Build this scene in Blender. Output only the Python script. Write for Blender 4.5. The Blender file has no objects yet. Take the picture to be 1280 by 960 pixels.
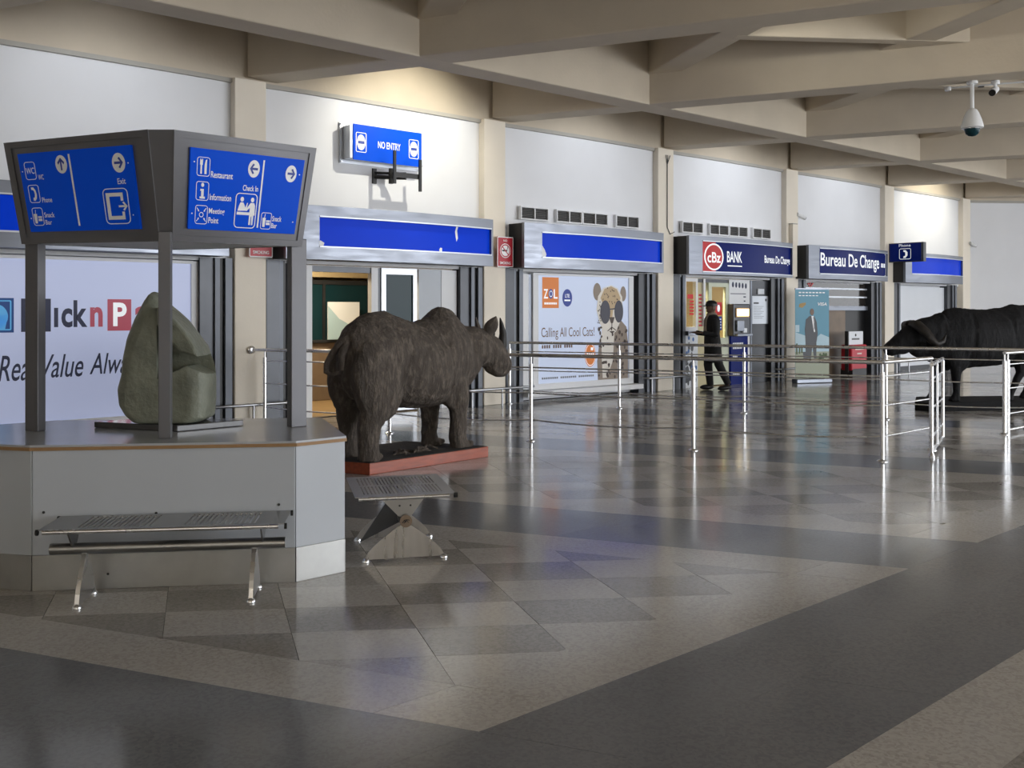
import bpy, bmesh, math, random
from mathutils import Vector, Matrix, noise
from mathutils.geometry import tessellate_polygon

random.seed(7)
SC = bpy.context.scene
COL = SC.collection
R = math.radians

# ------------------------------------------------------------------ camera
EYE = 1.5
cam_d = bpy.data.cameras.new('camera')
cam_d.sensor_width = 36.0
cam_d.lens = 36.0 * 1200.0 / 1280.0
cam_d.shift_y = -92.0 / 1280.0
cam_d.clip_end = 200
cam = bpy.data.objects.new('camera', cam_d)
COL.objects.link(cam)
cam.location = (0, 0, EYE)
cam.rotation_euler = (R(90), 0, 0)
SC.camera = cam

# ------------------------------------------------------------------ world, daylight, exposure
SC.view_settings.view_transform = 'Standard'
SC.view_settings.look = 'None'
SC.view_settings.gamma = 1.0
SC.view_settings.use_curve_mapping = False
SC.view_settings.exposure = 1.36
world = bpy.data.worlds.new('world')
SC.world = world
world.use_nodes = True
bg = world.node_tree.nodes['Background']
bg.inputs[0].default_value = (0.93, 0.96, 1.0, 1)
bg.inputs[1].default_value = 1.45


def area_light(name, loc, target, sx, sy, power, color=(1, 1, 1)):
    l = bpy.data.lights.new(name, 'AREA')
    l.shape = 'RECTANGLE'
    l.size = sx
    l.size_y = sy
    l.energy = power
    l.color = color
    o = bpy.data.objects.new(name, l)
    COL.objects.link(o)
    o.location = loc
    o.rotation_euler = (Vector(target) - Vector(loc)).to_track_quat('-Z', 'Y').to_euler()
    return o


# glazed front of the hall, well to the right of and behind the photographer
area_light('daylight_window', (18, 3.5, 2.6), (-1, 9, 1.3), 16, 4.4, 520, (0.93, 0.96, 1.0))

# ------------------------------------------------------------------ frames
TH = R(40.5)
O3 = Vector((-3.503, 12.66, 0))
WV = Vector((math.cos(TH), math.sin(TH), 0))
NV = Vector((math.sin(TH), -math.cos(TH), 0))
BAY = 4.14
Z1 = 4.55     # main beam soffit
Z2 = 5.0      # secondary beam soffit
ZS = 5.65     # slab


def wl(s, d, z=0.0):
    return O3 + WV * s + NV * d + Vector((0, 0, z))


# ------------------------------------------------------------------ materials
MATS = {}


def mat(name, col, rough=0.5, metal=0.0, var=0.0, vscale=3.0, bump=0.0, bscale=40.0, emit=0.0,
        ecol=None, spec=0.5, coat=0.0, trans=0.0, ior=1.45, rvar=0.0, stretch=None, rand=0.0, detail=4.0):
    m = bpy.data.materials.new(name)
    m.use_nodes = True
    nt = m.node_tree
    b = nt.nodes['Principled BSDF']
    c4 = (col[0], col[1], col[2], 1)
    b.inputs['Base Color'].default_value = c4
    b.inputs['Roughness'].default_value = rough
    b.inputs['Metallic'].default_value = metal
    b.inputs['Specular IOR Level'].default_value = spec
    b.inputs['Coat Weight'].default_value = coat
    b.inputs['Coat Roughness'].default_value = 0.08
    b.inputs['Transmission Weight'].default_value = trans
    b.inputs['IOR'].default_value = ior
    if emit > 0:
        e = ecol or col
        b.inputs['Emission Color'].default_value = (e[0], e[1], e[2], 1)
        b.inputs['Emission Strength'].default_value = emit
    tc = nt.nodes.new('ShaderNodeTexCoord')
    src = tc.outputs['Object']
    if stretch:
        mp = nt.nodes.new('ShaderNodeMapping')
        mp.inputs['Scale'].default_value = stretch
        nt.links.new(src, mp.inputs['Vector'])
        src = mp.outputs['Vector']
    if var > 0 or rvar > 0 or rand > 0:
        n = nt.nodes.new('ShaderNodeTexNoise')
        n.inputs['Scale'].default_value = vscale
        n.inputs['Detail'].default_value = detail
        nt.links.new(src, n.inputs['Vector'])
        mr = nt.nodes.new('ShaderNodeMapRange')
        mr.inputs['From Min'].default_value = 0.25
        mr.inputs['From Max'].default_value = 0.75
        mr.inputs['To Min'].default_value = 1 - var
        mr.inputs['To Max'].default_value = 1 + var
        nt.links.new(n.outputs['Fac'], mr.inputs['Value'])
        mul = nt.nodes.new('ShaderNodeVectorMath')
        mul.operation = 'SCALE'
        mul.inputs[0].default_value = col[:3]
        fac = mr.outputs['Result']
        if rand > 0:
            oi = nt.nodes.new('ShaderNodeObjectInfo')
            r2 = nt.nodes.new('ShaderNodeMapRange')
            r2.inputs['To Min'].default_value = 1 - rand
            r2.inputs['To Max'].default_value = 1 + rand
            nt.links.new(oi.outputs['Random'], r2.inputs['Value'])
            mm = nt.nodes.new('ShaderNodeMath')
            mm.operation = 'MULTIPLY'
            nt.links.new(fac, mm.inputs[0])
            nt.links.new(r2.outputs['Result'], mm.inputs[1])
            fac = mm.outputs[0]
        nt.links.new(fac, mul.inputs['Scale'])
        nt.links.new(mul.outputs['Vector'], b.inputs['Base Color'])
        if rvar > 0:
            rr = nt.nodes.new('ShaderNodeMapRange')
            rr.inputs['From Min'].default_value = 0.3
            rr.inputs['From Max'].default_value = 0.7
            rr.inputs['To Min'].default_value = max(0.02, rough - rvar)
            rr.inputs['To Max'].default_value = rough + rvar
            nt.links.new(n.outputs['Fac'], rr.inputs['Value'])
            nt.links.new(rr.outputs['Result'], b.inputs['Roughness'])
    if bump > 0:
        n2 = nt.nodes.new('ShaderNodeTexNoise')
        n2.inputs['Scale'].default_value = bscale
        n2.inputs['Detail'].default_value = 5
        nt.links.new(src, n2.inputs['Vector'])
        bp = nt.nodes.new('ShaderNodeBump')
        bp.inputs['Strength'].default_value = bump
        bp.inputs['Distance'].default_value = 0.02
        nt.links.new(n2.outputs['Fac'], bp.inputs['Height'])
        nt.links.new(bp.outputs['Normal'], b.inputs['Normal'])
    MATS[name] = m
    return m


def speckle(name, col, speck, rough, rand=0.05):
    """polished terrazzo: fine chips in a matrix"""
    m = mat(name, col, rough, var=0.10, vscale=1.3, rand=rand, spec=0.5, rvar=0.03)
    nt = m.node_tree
    b = nt.nodes['Principled BSDF']
    link = b.inputs['Base Color'].links[0]
    src = link.from_socket
    tc = nt.nodes.new('ShaderNodeTexCoord')
    vo = nt.nodes.new('ShaderNodeTexVoronoi')
    vo.inputs['Scale'].default_value = 80
    nt.links.new(tc.outputs['Object'], vo.inputs['Vector'])
    rp = nt.nodes.new('ShaderNodeValToRGB')
    rp.color_ramp.elements[0].position = 0.0
    rp.color_ramp.elements[0].color = (0, 0, 0, 1)
    rp.color_ramp.elements[1].position = 0.75
    rp.color_ramp.elements[1].color = (1, 1, 1, 1)
    sep = nt.nodes.new('ShaderNodeSeparateColor')
    nt.links.new(vo.outputs['Color'], sep.inputs[0])
    nt.links.new(sep.outputs[0], rp.inputs['Fac'])
    mx = nt.nodes.new('ShaderNodeMix')
    mx.data_type = 'RGBA'
    mx.inputs[7].default_value = (speck[0], speck[1], speck[2], 1)
    mul = nt.nodes.new('ShaderNodeMath')
    mul.operation = 'MULTIPLY'
    mul.inputs[1].default_value = 0.8
    nt.links.new(rp.outputs['Color'], mul.inputs[0])
    nt.links.new(mul.outputs[0], mx.inputs[0])
    nt.links.new(src, mx.inputs[6])
    nt.links.new(mx.outputs[2], b.inputs['Base Color'])
    return m


mat('concrete', (0.58, 0.505, 0.40), 0.75, var=0.07, vscale=1.6, bump=0.12, bscale=25)
mat('column', (0.84, 0.77, 0.66), 0.6, var=0.04, vscale=2, bump=0.06, bscale=30)
mat('panel', (0.80, 0.81, 0.84), 0.6, var=0.03, vscale=1.2, bump=0.03, bscale=20)
mat('trimgrey', (0.42, 0.40, 0.36), 0.6, var=0.06)
mat('jambalu', (0.16, 0.172, 0.196), 0.5, metal=0.5, var=0.08)
mat('alu', (0.215, 0.23, 0.265), 0.40, metal=0.85, var=0.12, vscale=2.2, rvar=0.10, stretch=(1, 1, 6))
mat('aludark', (0.060, 0.063, 0.070), 0.35, metal=0.5, var=0.1)
mat('alulight', (0.60, 0.63, 0.68), 0.4, metal=0.5, var=0.05)
mat('white', (0.82, 0.83, 0.85), 0.5, var=0.02)
mat('dark', (0.022, 0.023, 0.026), 0.45, var=0.1)
mat('black', (0.010, 0.010, 0.011), 0.4, var=0.1)
mat('blueglow', (0.004, 0.035, 0.52), 0.25, emit=0.11, ecol=(0.0, 0.05, 0.66), var=0.03, spec=0.05)
mat('bluesign', (0.003, 0.080, 0.68), 0.4, spec=0.08, emit=0.04, ecol=(0.0, 0.06, 0.6), var=0.03)  # slight glow put into the blue, though the kiosk signs are not lit
mat('navy', (0.004, 0.012, 0.11), 0.25, spec=0.06, emit=0.06, ecol=(0.006, 0.014, 0.16), var=0.06)
mat('print', (0.80, 0.83, 0.88), 0.5, var=0.02)
mat('printwhite', (0.85, 0.87, 0.90), 0.4, emit=0.12, ecol=(0.9, 0.94, 1), var=0.02)
mat('steel', (0.76, 0.77, 0.79), 0.27, metal=1.0, var=0.05, rvar=0.06, vscale=4)
mat('steelbrush', (0.47, 0.46, 0.45), 0.30, metal=1.0, var=0.10, rvar=0.07, vscale=3, stretch=(8, 1, 1))
mat('benchsteel', (0.34, 0.34, 0.34), 0.33, metal=1.0, var=0.10, rvar=0.06, vscale=4)
mat('kiosk', (0.50, 0.535, 0.585), 0.42, var=0.05, vscale=1.5, bump=0.02, bscale=20, spec=0.5)
mat('kiosktop', (0.40, 0.42, 0.45), 0.18, var=0.04, vscale=2)
mat('kick', (0.40, 0.40, 0.39), 0.48, metal=0.9, var=0.18, vscale=5, rvar=0.08)
mat('woodedge', (0.34, 0.20, 0.09), 0.5, var=0.15, vscale=9)
mat('signframe', (0.125, 0.125, 0.135), 0.42, metal=0.35, var=0.08, vscale=3)
mat('stone', (0.185, 0.197, 0.155), 0.5, var=0.30, vscale=6, bump=0.45, bscale=30)
mat('redwood', (0.33, 0.062, 0.022), 0.42, var=0.28, vscale=6, stretch=(1, 6, 6), coat=0.25)
mat('soil', (0.045, 0.042, 0.040), 0.9, var=0.3, vscale=12, bump=0.5, bscale=30)
mat('guard', (0.42, 0.43, 0.45), 0.3, metal=0.9, var=0.05)
mat('camwhite', (0.72, 0.73, 0.74), 0.35, var=0.02)
mat('glassdark', (0.010, 0.036, 0.045), 0.12, var=0.05, spec=0.12)
mat('beige', (0.46, 0.36, 0.21), 0.6, var=0.06)
mat('woodfloor', (0.36, 0.24, 0.12), 0.35, var=0.2, vscale=4, stretch=(1, 8, 1))
mat('woodcounter', (0.20, 0.145, 0.10), 0.45, var=0.15, vscale=4)
mat('red', (0.48, 0.012, 0.03), 0.4, var=0.03)
mat('skin', (0.10, 0.055, 0.035), 0.5, var=0.06)
mat('coatcloth', (0.014, 0.014, 0.015), 0.85, var=0.2, vscale=10, bump=0.2, bscale=30)
mat('scarf', (0.23, 0.19, 0.15), 0.9, var=0.2, vscale=20)
mat('trouser', (0.016, 0.016, 0.018), 0.8, var=0.15, vscale=10)
mat('grout', (0.06, 0.058, 0.055), 0.7, var=0.1)
speckle('tilelight', (0.40, 0.38, 0.355), (0.52, 0.50, 0.475), 0.13)
speckle('tilemid', (0.315, 0.297, 0.276), (0.44, 0.42, 0.395), 0.13)
speckle('tiledark', (0.24, 0.225, 0.208), (0.35, 0.333, 0.313), 0.13)
speckle('tileband', (0.158, 0.166, 0.184), (0.20, 0.208, 0.226), 0.15, rand=0.03)


def skin_hide(name, col, c2, bscale, strength):
    """wrinkled hide: stretched noise + fine cracks"""
    m = mat(name, col, 0.72, var=0.25, vscale=5, bump=0.0)
    nt = m.node_tree
    b = nt.nodes['Principled BSDF']
    tc = nt.nodes.new('ShaderNodeTexCoord')
    mp = nt.nodes.new('ShaderNodeMapping')
    mp.inputs['Scale'].default_value = (1.6, 1.6, 0.55)
    nt.links.new(tc.outputs['Object'], mp.inputs['Vector'])
    n = nt.nodes.new('ShaderNodeTexNoise')
    n.inputs['Scale'].default_value = bscale
    n.inputs['Detail'].default_value = 8
    n.inputs['Roughness'].default_value = 0.7
    nt.links.new(mp.outputs['Vector'], n.inputs['Vector'])
    bp = nt.nodes.new('ShaderNodeBump')
    bp.inputs['Strength'].default_value = strength
    bp.inputs['Distance'].default_value = 0.05
    nt.links.new(n.outputs['Fac'], bp.inputs['Height'])
    nt.links.new(bp.outputs['Normal'], b.inputs['Normal'])
    src = b.inputs['Base Color'].links[0].from_socket
    b.inputs['Specular IOR Level'].default_value = 0.28
    mx = nt.nodes.new('ShaderNodeMix')
    mx.data_type = 'RGBA'
    mx.inputs[7].default_value = (c2[0], c2[1], c2[2], 1)
    rp = nt.nodes.new('ShaderNodeMapRange')
    rp.inputs['From Min'].default_value = 0.48
    rp.inputs['From Max'].default_value = 0.75
    nt.links.new(n.outputs['Fac'], rp.inputs['Value'])
    nt.links.new(rp.outputs['Result'], mx.inputs[0])
    nt.links.new(src, mx.inputs[6])
    nt.links.new(mx.outputs[2], b.inputs['Base Color'])
    return m


skin_hide('rhinohide', (0.112, 0.094, 0.080), (0.28, 0.232, 0.192), 13, 1.0)
skin_hide('buffhide', (0.0055, 0.0055, 0.0065), (0.014, 0.014, 0.016), 9, 0.7)
mat('horn', (0.018, 0.015, 0.013), 0.55, var=0.25, vscale=14, bump=0.3, bscale=30)


def flat(name, col, emit=0.0):
    """flat printed ink"""
    if name in MATS:
        return MATS[name]
    return mat(name, col, 0.45, var=0.02, emit=emit, ecol=col)


# ------------------------------------------------------------------ mesh builder
class MB:
    def __init__(self):
        self.v = []
        self.f = []
        self.mi = []

    def add(self, vs, fs, mi=0):
        o = len(self.v)
        self.v += [tuple(p) for p in vs]
        self.f += [[i + o for i in f] for f in fs]
        self.mi += [mi] * len(fs)
        return self

    def box(self, x0, x1, y0, y1, z0, z1, mi=0, M=None):
        vs = [Vector((x, y, z)) for z in (z0, z1) for y in (y0, y1) for x in (x0, x1)]
        if M:
            vs = [M @ p for p in vs]
        return self.add(vs, [(0, 2, 3, 1), (4, 5, 7, 6), (0, 1, 5, 4), (2, 6, 7, 3), (0, 4, 6, 2), (1, 3, 7, 5)], mi)

    def ext(self, poly, f0, f1, mi=0):
        """extrude a 2D polygon (ccw) between two mappings (a,b)->3D"""
        n = len(poly)
        vs = [f0(*p) for p in poly] + [f1(*p) for p in poly]
        fs = [tuple(range(n - 1, -1, -1)), tuple(range(n, 2 * n))]
        fs += [(i, (i + 1) % n, n + (i + 1) % n, n + i) for i in range(n)]
        return self.add(vs, fs, mi)

    def prism(self, poly, z0, z1, mi=0):
        return self.ext(poly, lambda a, b: (a, b, z0), lambda a, b: (a, b, z1), mi)

    def tube(self, pts, r, n=10, mi=0, cap=True):
        pts = [Vector(p) for p in pts]
        rs = r if isinstance(r, (list, tuple)) else [r] * len(pts)
        up = None
        vs, fs = [], []
        for i, p in enumerate(pts):
            t = (pts[min(i + 1, len(pts) - 1)] - pts[max(i - 1, 0)]).normalized()
            if up is None:
                a = Vector((0, 0, 1)) if abs(t.z) < 0.9 else Vector((1, 0, 0))
                up = (a - t * a.dot(t)).normalized()
            else:
                up = (up - t * up.dot(t)).normalized()
            sd = t.cross(up)
            for k in range(n):
                a = 2 * math.pi * k / n
                rr = rs[i]
                if isinstance(rr, tuple):
                    vs.append(p + sd * math.cos(a) * rr[0] + up * math.sin(a) * rr[1])
                else:
                    vs.append(p + (sd * math.cos(a) + up * math.sin(a)) * rr)
        for i in range(len(pts) - 1):
            for k in range(n):
                k2 = (k + 1) % n
                fs.append((i * n + k, i * n + k2, (i + 1) * n + k2, (i + 1) * n + k))
        if cap:
            fs.append(tuple(range(n - 1, -1, -1)))
            fs.append(tuple(range((len(pts) - 1) * n, len(pts) * n)))
        return self.add(vs, fs, mi)

    def lathe(self, prof, c=(0, 0, 0), n=20, mi=0, M=None):
        vs, fs = [], []
        for (r, z) in prof:
            for k in range(n):
                a = 2 * math.pi * k / n
                p = Vector((r * math.cos(a), r * math.sin(a), z))
                if M:
                    p = M @ p
                vs.append(p + Vector(c))
        for i in range(len(prof) - 1):
            for k in range(n):
                k2 = (k + 1) % n
                fs.append((i * n + k, i * n + k2, (i + 1) * n + k2, (i + 1) * n + k))
        fs.append(tuple(range(n - 1, -1, -1)))
        fs.append(tuple(range((len(prof) - 1) * n, len(prof) * n)))
        return self.add(vs, fs, mi)

    def ell(self, c, r, n=16, m=10, mi=0, M=None):
        prof = [(max(1e-4, math.sin(math.pi * i / m)), -math.cos(math.pi * i / m)) for i in range(m + 1)]
        S = Matrix.Diagonal(Vector((r[0], r[1], r[2])))
        if M:
            S = M.to_3x3() @ S
        return self.lathe(prof, c, n, mi, S)

    def loft(self, rings, mi=0):
        n = len(rings[0])
        vs = [p for r in rings for p in r]
        fs = []
        for i in range(len(rings) - 1):
            for k in range(n):
                k2 = (k + 1) % n
                fs.append((i * n + k, i * n + k2, (i + 1) * n + k2, (i + 1) * n + k))
        fs.append(tuple(range(n - 1, -1, -1)))
        fs.append(tuple(range((len(rings) - 1) * n, len(rings) * n)))
        return self.add(vs, fs, mi)

    def mesh(self, name, mats, smooth=None):
        me = bpy.data.meshes.new(name)
        me.from_pydata(self.v, [], self.f)
        for mm in mats:
            me.materials.append(MATS[mm])
        if len(mats) > 1:
            me.polygons.foreach_set('material_index', self.mi)
        bm = bmesh.new()
        bm.from_mesh(me)
        bmesh.ops.recalc_face_normals(bm, faces=bm.faces)
        bm.to_mesh(me)
        bm.free()
        if smooth is not None:
            me.polygons.foreach_set('use_smooth', [True] * len(me.polygons))
            me.set_sharp_from_angle(angle=R(smooth))
        me.update()
        return me

    def build(self, name, mats, parent=None, smooth=None, bevel=0.0):
        if isinstance(mats, str):
            mats = [mats]
        return mkobj(name, self.mesh(name, mats, smooth), parent, bevel)


def mkobj(name, me, parent=None, bevel=0.0):
    o = bpy.data.objects.new(name, me)
    COL.objects.link(o)
    if parent:
        o.parent = parent
    if bevel > 0:
        b = o.modifiers.new('bevel', 'BEVEL')
        b.width = bevel
        b.segments = 2
        b.limit_method = 'ANGLE'
        b.angle_limit = R(40)
    return o


def tag(o, label=None, cat=None, group=None, kind=None):
    if label:
        o['label'] = label
    if cat:
        o['category'] = cat
    if group:
        o['group'] = group
    if kind:
        o['kind'] = kind
    return o


def thing(name, label, cat, loc=(0, 0, 0), rz=0.0, group=None):
    o = bpy.data.objects.new(name, None)
    o.empty_display_size = 0.1
    COL.objects.link(o)
    o.location = loc
    o.rotation_euler = (0, 0, rz)
    return tag(o, label, cat, group)


def wthing(name, label, cat, s, d, z=0.0, group=None):
    return thing(name, label, cat, wl(s, d, z), TH, group)


def wrinkle(me, amp, scale, creases=()):
    """push the skin in and out: hanging wrinkles plus a few deep folds"""
    cs = [v.co.copy() for v in me.vertices]
    ns = [v.normal.copy() for v in me.vertices]
    for v, c, n in zip(me.vertices, cs, ns):
        d = noise.fractal(Vector((c.x * scale, c.y * scale, c.z * scale * 0.38)), 0.9, 2.1, 4) * amp
        d += noise.noise(c * scale * 0.35) * amp * 1.1
        for (x0, x1, z0, z1, dep, wid) in creases:
            if z0 < c.z < z1:
                u = (c.z - z0) / (z1 - z0)
                xc = x0 + (x1 - x0) * u
                d -= dep * math.exp(-((c.x - xc) / wid) ** 2) * math.sin(math.pi * u) ** 0.5
        v.co = c + n * d
    me.update()


def solid(mb, voxel, smooth_it=6, fac=0.5, name='solid'):
    """fuse overlapping closed shapes into one continuous skin"""
    me = bpy.data.meshes.new('tmp')
    me.from_pydata(mb.v, [], mb.f)
    bm = bmesh.new()
    bm.from_mesh(me)
    bmesh.ops.recalc_face_normals(bm, faces=bm.faces)
    bm.to_mesh(me)
    bm.free()
    o = bpy.data.objects.new('tmp', me)
    COL.objects.link(o)
    r = o.modifiers.new('r', 'REMESH')
    r.mode = 'VOXEL'
    r.voxel_size = voxel
    s = o.modifiers.new('s', 'SMOOTH')
    s.iterations = smooth_it
    s.factor = fac
    dg = bpy.context.evaluated_depsgraph_get()
    out = bpy.data.meshes.new_from_object(o.evaluated_get(dg))
    bpy.data.objects.remove(o)
    bpy.data.meshes.remove(me)
    out.name = name
    out.polygons.foreach_set('use_smooth', [True] * len(out.polygons))
    return out


# ------------------------------------------------------------------ flat print
TXT = {}


def text_geo(s, bold, shear):
    key = (s, bold, shear)
    if key not in TXT:
        cu = bpy.data.curves.new('t', 'FONT')
        cu.body = s
        cu.offset = bold
        cu.shear = shear
        cu.resolution_u = 4
        o = bpy.data.objects.new('t', cu)
        COL.objects.link(o)
        dg = bpy.context.evaluated_depsgraph_get()
        me = bpy.data.meshes.new_from_object(o.evaluated_get(dg))
        vs = [(v.co.x, v.co.y) for v in me.vertices]
        fs = [tuple(p.vertices) for p in me.polygons]
        bpy.data.objects.remove(o)
        bpy.data.meshes.remove(me)
        bpy.data.curves.remove(cu)
        x0 = min(v[0] for v in vs)
        x1 = max(v[0] for v in vs)
        y0 = min(v[1] for v in vs)
        y1 = max(v[1] for v in vs)
        TXT[key] = ([((a - x0) / (x1 - x0), (b - y0) / (y1 - y0)) for a, b in vs], fs)
    return TXT[key]


class Print:
    """2D artwork mapped on a surface by fn(u, v, lift)"""

    def __init__(self, fn, lift=0.002):
        self.fn = fn
        self.lift = lift
        self.shapes = []
        self.words = []

    def _p(self, u, v, l):
        return self.fn(u, v, self.lift + l)

    def _shape(self, vs, fs, uv):
        q = MB()
        q.add(vs, fs)
        us, vv = [a for a, b in uv], [b for a, b in uv]
        self.shapes.append([min(us), min(vv), max(us), max(vv), [q]])

    def poly(self, pts, l=0):
        tris = tessellate_polygon([[Vector((a, b, 0)) for a, b in pts]])
        self._shape([self._p(a, b, l) for a, b in pts], tris, pts)
        return self

    def rect(self, x0, y0, x1, y1, l=0, nu=1):
        for i in range(nu):
            a = x0 + (x1 - x0) * i / nu
            b = x0 + (x1 - x0) * (i + 1) / nu
            self._shape([self._p(a, y0, l), self._p(b, y0, l), self._p(b, y1, l), self._p(a, y1, l)], [(0, 1, 2, 3)], [(a, y0), (b, y1)])
        return self

    def disc(self, cx, cy, rx, ry=None, l=0, n=24, a0=0, a1=360):
        ry = ry or rx
        k = n if a1 - a0 >= 360 else n + 1
        return self.poly([(cx + rx * math.cos(R(a0 + (a1 - a0) * i / n)), cy + ry * math.sin(R(a0 + (a1 - a0) * i / n)))
                          for i in range(k)], l)

    def loop(self, outer, inner, l=0):
        n = len(outer)
        self._shape([self._p(a, b, l) for a, b in outer + inner],
                    [(i, (i + 1) % n, n + (i + 1) % n, n + i) for i in range(n)], outer)
        return self

    def ring(self, cx, cy, rx, ry, wx, wy=None, l=0, n=28):
        wy = wy or wx
        f = lambda a, b: [(cx + a * math.cos(2 * math.pi * i / n), cy + b * math.sin(2 * math.pi * i / n)) for i in range(n)]
        return self.loop(f(rx, ry), f(rx - wx, ry - wy), l)

    def rrect(self, x0, y0, x1, y1, rx, ry, wx, wy, l=0):
        def pts(a0, b0, a1, b1, qx, qy):
            out = []
            for (cx, cy, s) in ((a1 - qx, b1 - qy, 0), (a0 + qx, b1 - qy, 90), (a0 + qx, b0 + qy, 180), (a1 - qx, b0 + qy, 270)):
                for k in range(5):
                    t = R(s + 90 * k / 4)
                    out.append((cx + qx * math.cos(t), cy + qy * math.sin(t)))
            return out
        return self.loop(pts(x0, y0, x1, y1, rx, ry), pts(x0 + wx, y0 + wy, x1 - wx, y1 - wy, max(rx - wx, rx * 0.3), max(ry - wy, ry * 0.3)), l)

    def line(self, pts, w, l=0, asp=1.0):
        for (x0, y0), (x1, y1) in zip(pts[:-1], pts[1:]):
            dx, dy = x1 - x0, (y1 - y0) / asp
            q = math.hypot(dx, dy)
            nx, ny = -dy / q * w / 2, dx / q * w / 2 * asp
            self.poly([(x0 + nx, y0 + ny), (x0 - nx, y0 - ny), (x1 - nx, y1 - ny), (x1 + nx, y1 + ny)], l)
        return self

    def text(self, s, x0, y0, x1, y1, bold=0.0, shear=0.0, l=0):
        vs, fs = text_geo(s, bold, shear)
        wd = MB()
        self.words.append(wd)
        wd.add([self._p(x0 + (x1 - x0) * a, y0 + (y1 - y0) * b, l) for a, b in vs], fs)
        return self

    def build(self, name, m, parent, joined=False):
        """each word, and each cluster of drawn marks, becomes a part of its own"""
        o = None
        todo = [('lettering', [w_]) for w_ in self.words]
        cl_ = [list(q) for q in self.shapes]
        if joined and cl_:
            cl_ = [[0, 0, 0, 0, [r_ for q in cl_ for r_ in q[4]]]]
        merged = True
        while merged and len(cl_) > 1:
            merged = False
            for a in range(len(cl_)):
                for b in range(a + 1, len(cl_)):
                    A, B = cl_[a], cl_[b]
                    if A[0] - 0.022 < B[2] and B[0] - 0.022 < A[2] and A[1] - 0.022 < B[3] and B[1] - 0.022 < A[3]:
                        cl_[a] = [min(A[0], B[0]), min(A[1], B[1]), max(A[2], B[2]), max(A[3], B[3]), A[4] + B[4]]
                        cl_.pop(b)
                        merged = True
                        break
                if merged:
                    break
        todo += [('pictogram' if name == 'lettering' else name, q[4]) for q in cl_]
        for nm_, qs in todo:
            w_ = MB()
            for q in qs:
                w_.add(q.v, q.f)
            me = bpy.data.meshes.new(nm_)
            me.from_pydata(w_.v, [], w_.f)
            me.materials.append(MATS[m])
            me.update()
            o = mkobj(nm_, me, parent)
        if joined:
            o['kind'] = 'stuff'
        self.shapes = []
        self.words = []
        return o


def planar(x0, z0, w, h, y):
    """print frame on a wall-parallel plane (viewer on -y): u,v in 0..1"""
    return lambda u, v, l: (x0 + u * w, y - l, z0 + v * h)


for nm, c, e in (('ink_white', (0.93, 0.94, 0.96), 0.0), ('ink_whiteglow', (0.85, 0.88, 0.92), 0.175),
                 ('ink_navy', (0.012, 0.018, 0.07), 0.0), ('ink_red', (0.55, 0.03, 0.06), 0.0),
                 ('ink_redglow', (0.50, 0.008, 0.012), 0.05), ('ink_crimson', (0.50, 0.075, 0.12), 0.06),
                 ('ink_darkblue', (0.006, 0.075, 0.33), 0.0), ('ink_sky', (0.10, 0.42, 0.80), 0.1),
                 ('ink_orange', (0.68, 0.20, 0.035), 0.075), ('ink_brown', (0.16, 0.085, 0.05), 0.0),
                 ('ink_blue', (0.03, 0.06, 0.33), 0.025), ('ink_grey', (0.18, 0.19, 0.21), 0.0),
                 ('ink_black', (0.012, 0.012, 0.014), 0.0), ('ink_tan', (0.52, 0.38, 0.22), 0.025),
                 ('ink_cream', (0.70, 0.66, 0.60), 0.05), ('ink_spot', (0.07, 0.045, 0.035), 0.0),
                 ('ink_fur', (0.27, 0.215, 0.17), 0.025), ('ink_glass', (0.06, 0.06, 0.085), 0.0),
                 ('ink_bannersky', (0.10, 0.30, 0.42), 0.0), ('ink_bannerpale', (0.42, 0.58, 0.66), 0.0),
                 ('ink_bannergrass', (0.33, 0.36, 0.27), 0.0), ('ink_suit', (0.045, 0.05, 0.06), 0.0),
                 ('ink_face', (0.16, 0.095, 0.06), 0.0), ('ink_green', (0.06, 0.10, 0.03), 0.0),
                 ('ink_gold', (0.35, 0.22, 0.05), 0.0), ('ink_crestblue', (0.05, 0.16, 0.45), 0.0)):
    flat(nm, c, e)

# ================================================================== STRUCTURE
# ------------------------------------------------------------------ floor
slab = MB().box(-14, 34, -6, 44, -0.12, -0.012).build('floor', 'grout')
tag(slab, 'polished terrazzo hall floor with dark bands and checkered tiles', 'floor', kind='structure')

ang = lambda a: Vector((math.cos(R(a)), math.sin(R(a))))
DA, DW, DR, DB = ang(-21.6), ang(41.7), ang(6.0), ang(107.9)
nA = Vector((-DA.y, DA.x))
mW = Vector((DW.y, -DW.x))


def from_nm(n, m):
    det = nA.x * mW.y - nA.y * mW.x
    return Vector(((n * mW.y - m * nA.y) / det, (nA.x * m - mW.x * n) / det))


def clip(poly, p, nrm):
    """keep the side where (q-p).nrm >= 0"""
    out = []
    for i in range(len(poly)):
        a, b = poly[i], poly[(i + 1) % len(poly)]
        da, db = (a - p).dot(nrm), (b - p).dot(nrm)
        if da >= 0:
            out.append(a)
        if (da >= 0) != (db >= 0):
            out.append(a + (b - a) * (da / (da - db)))
    return out


def area2(p):
    return 0.5 * sum(p[i].x * p[(i + 1) % len(p)].y - p[(i + 1) % len(p)].x * p[i].y for i in range(len(p)))


WALLP = Vector((O3.x, O3.y)) + Vector((NV.x, NV.y)) * 0.0
WALLN = Vector((NV.x, NV.y))
tiles = []   # (poly, matname)


def put(poly, m):
    poly = clip(poly, WALLP, WALLN)
    if len(poly) < 3 or abs(area2(poly)) < 0.002:
        return
    if area2(poly) < 0:
        poly = poly[::-1]
    tiles.append((poly, m))


def quad_nm(n0, n1, m0, m1):
    return [from_nm(n0, m0), from_nm(n1, m0), from_nm(n1, m1), from_nm(n0, m1)]


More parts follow.
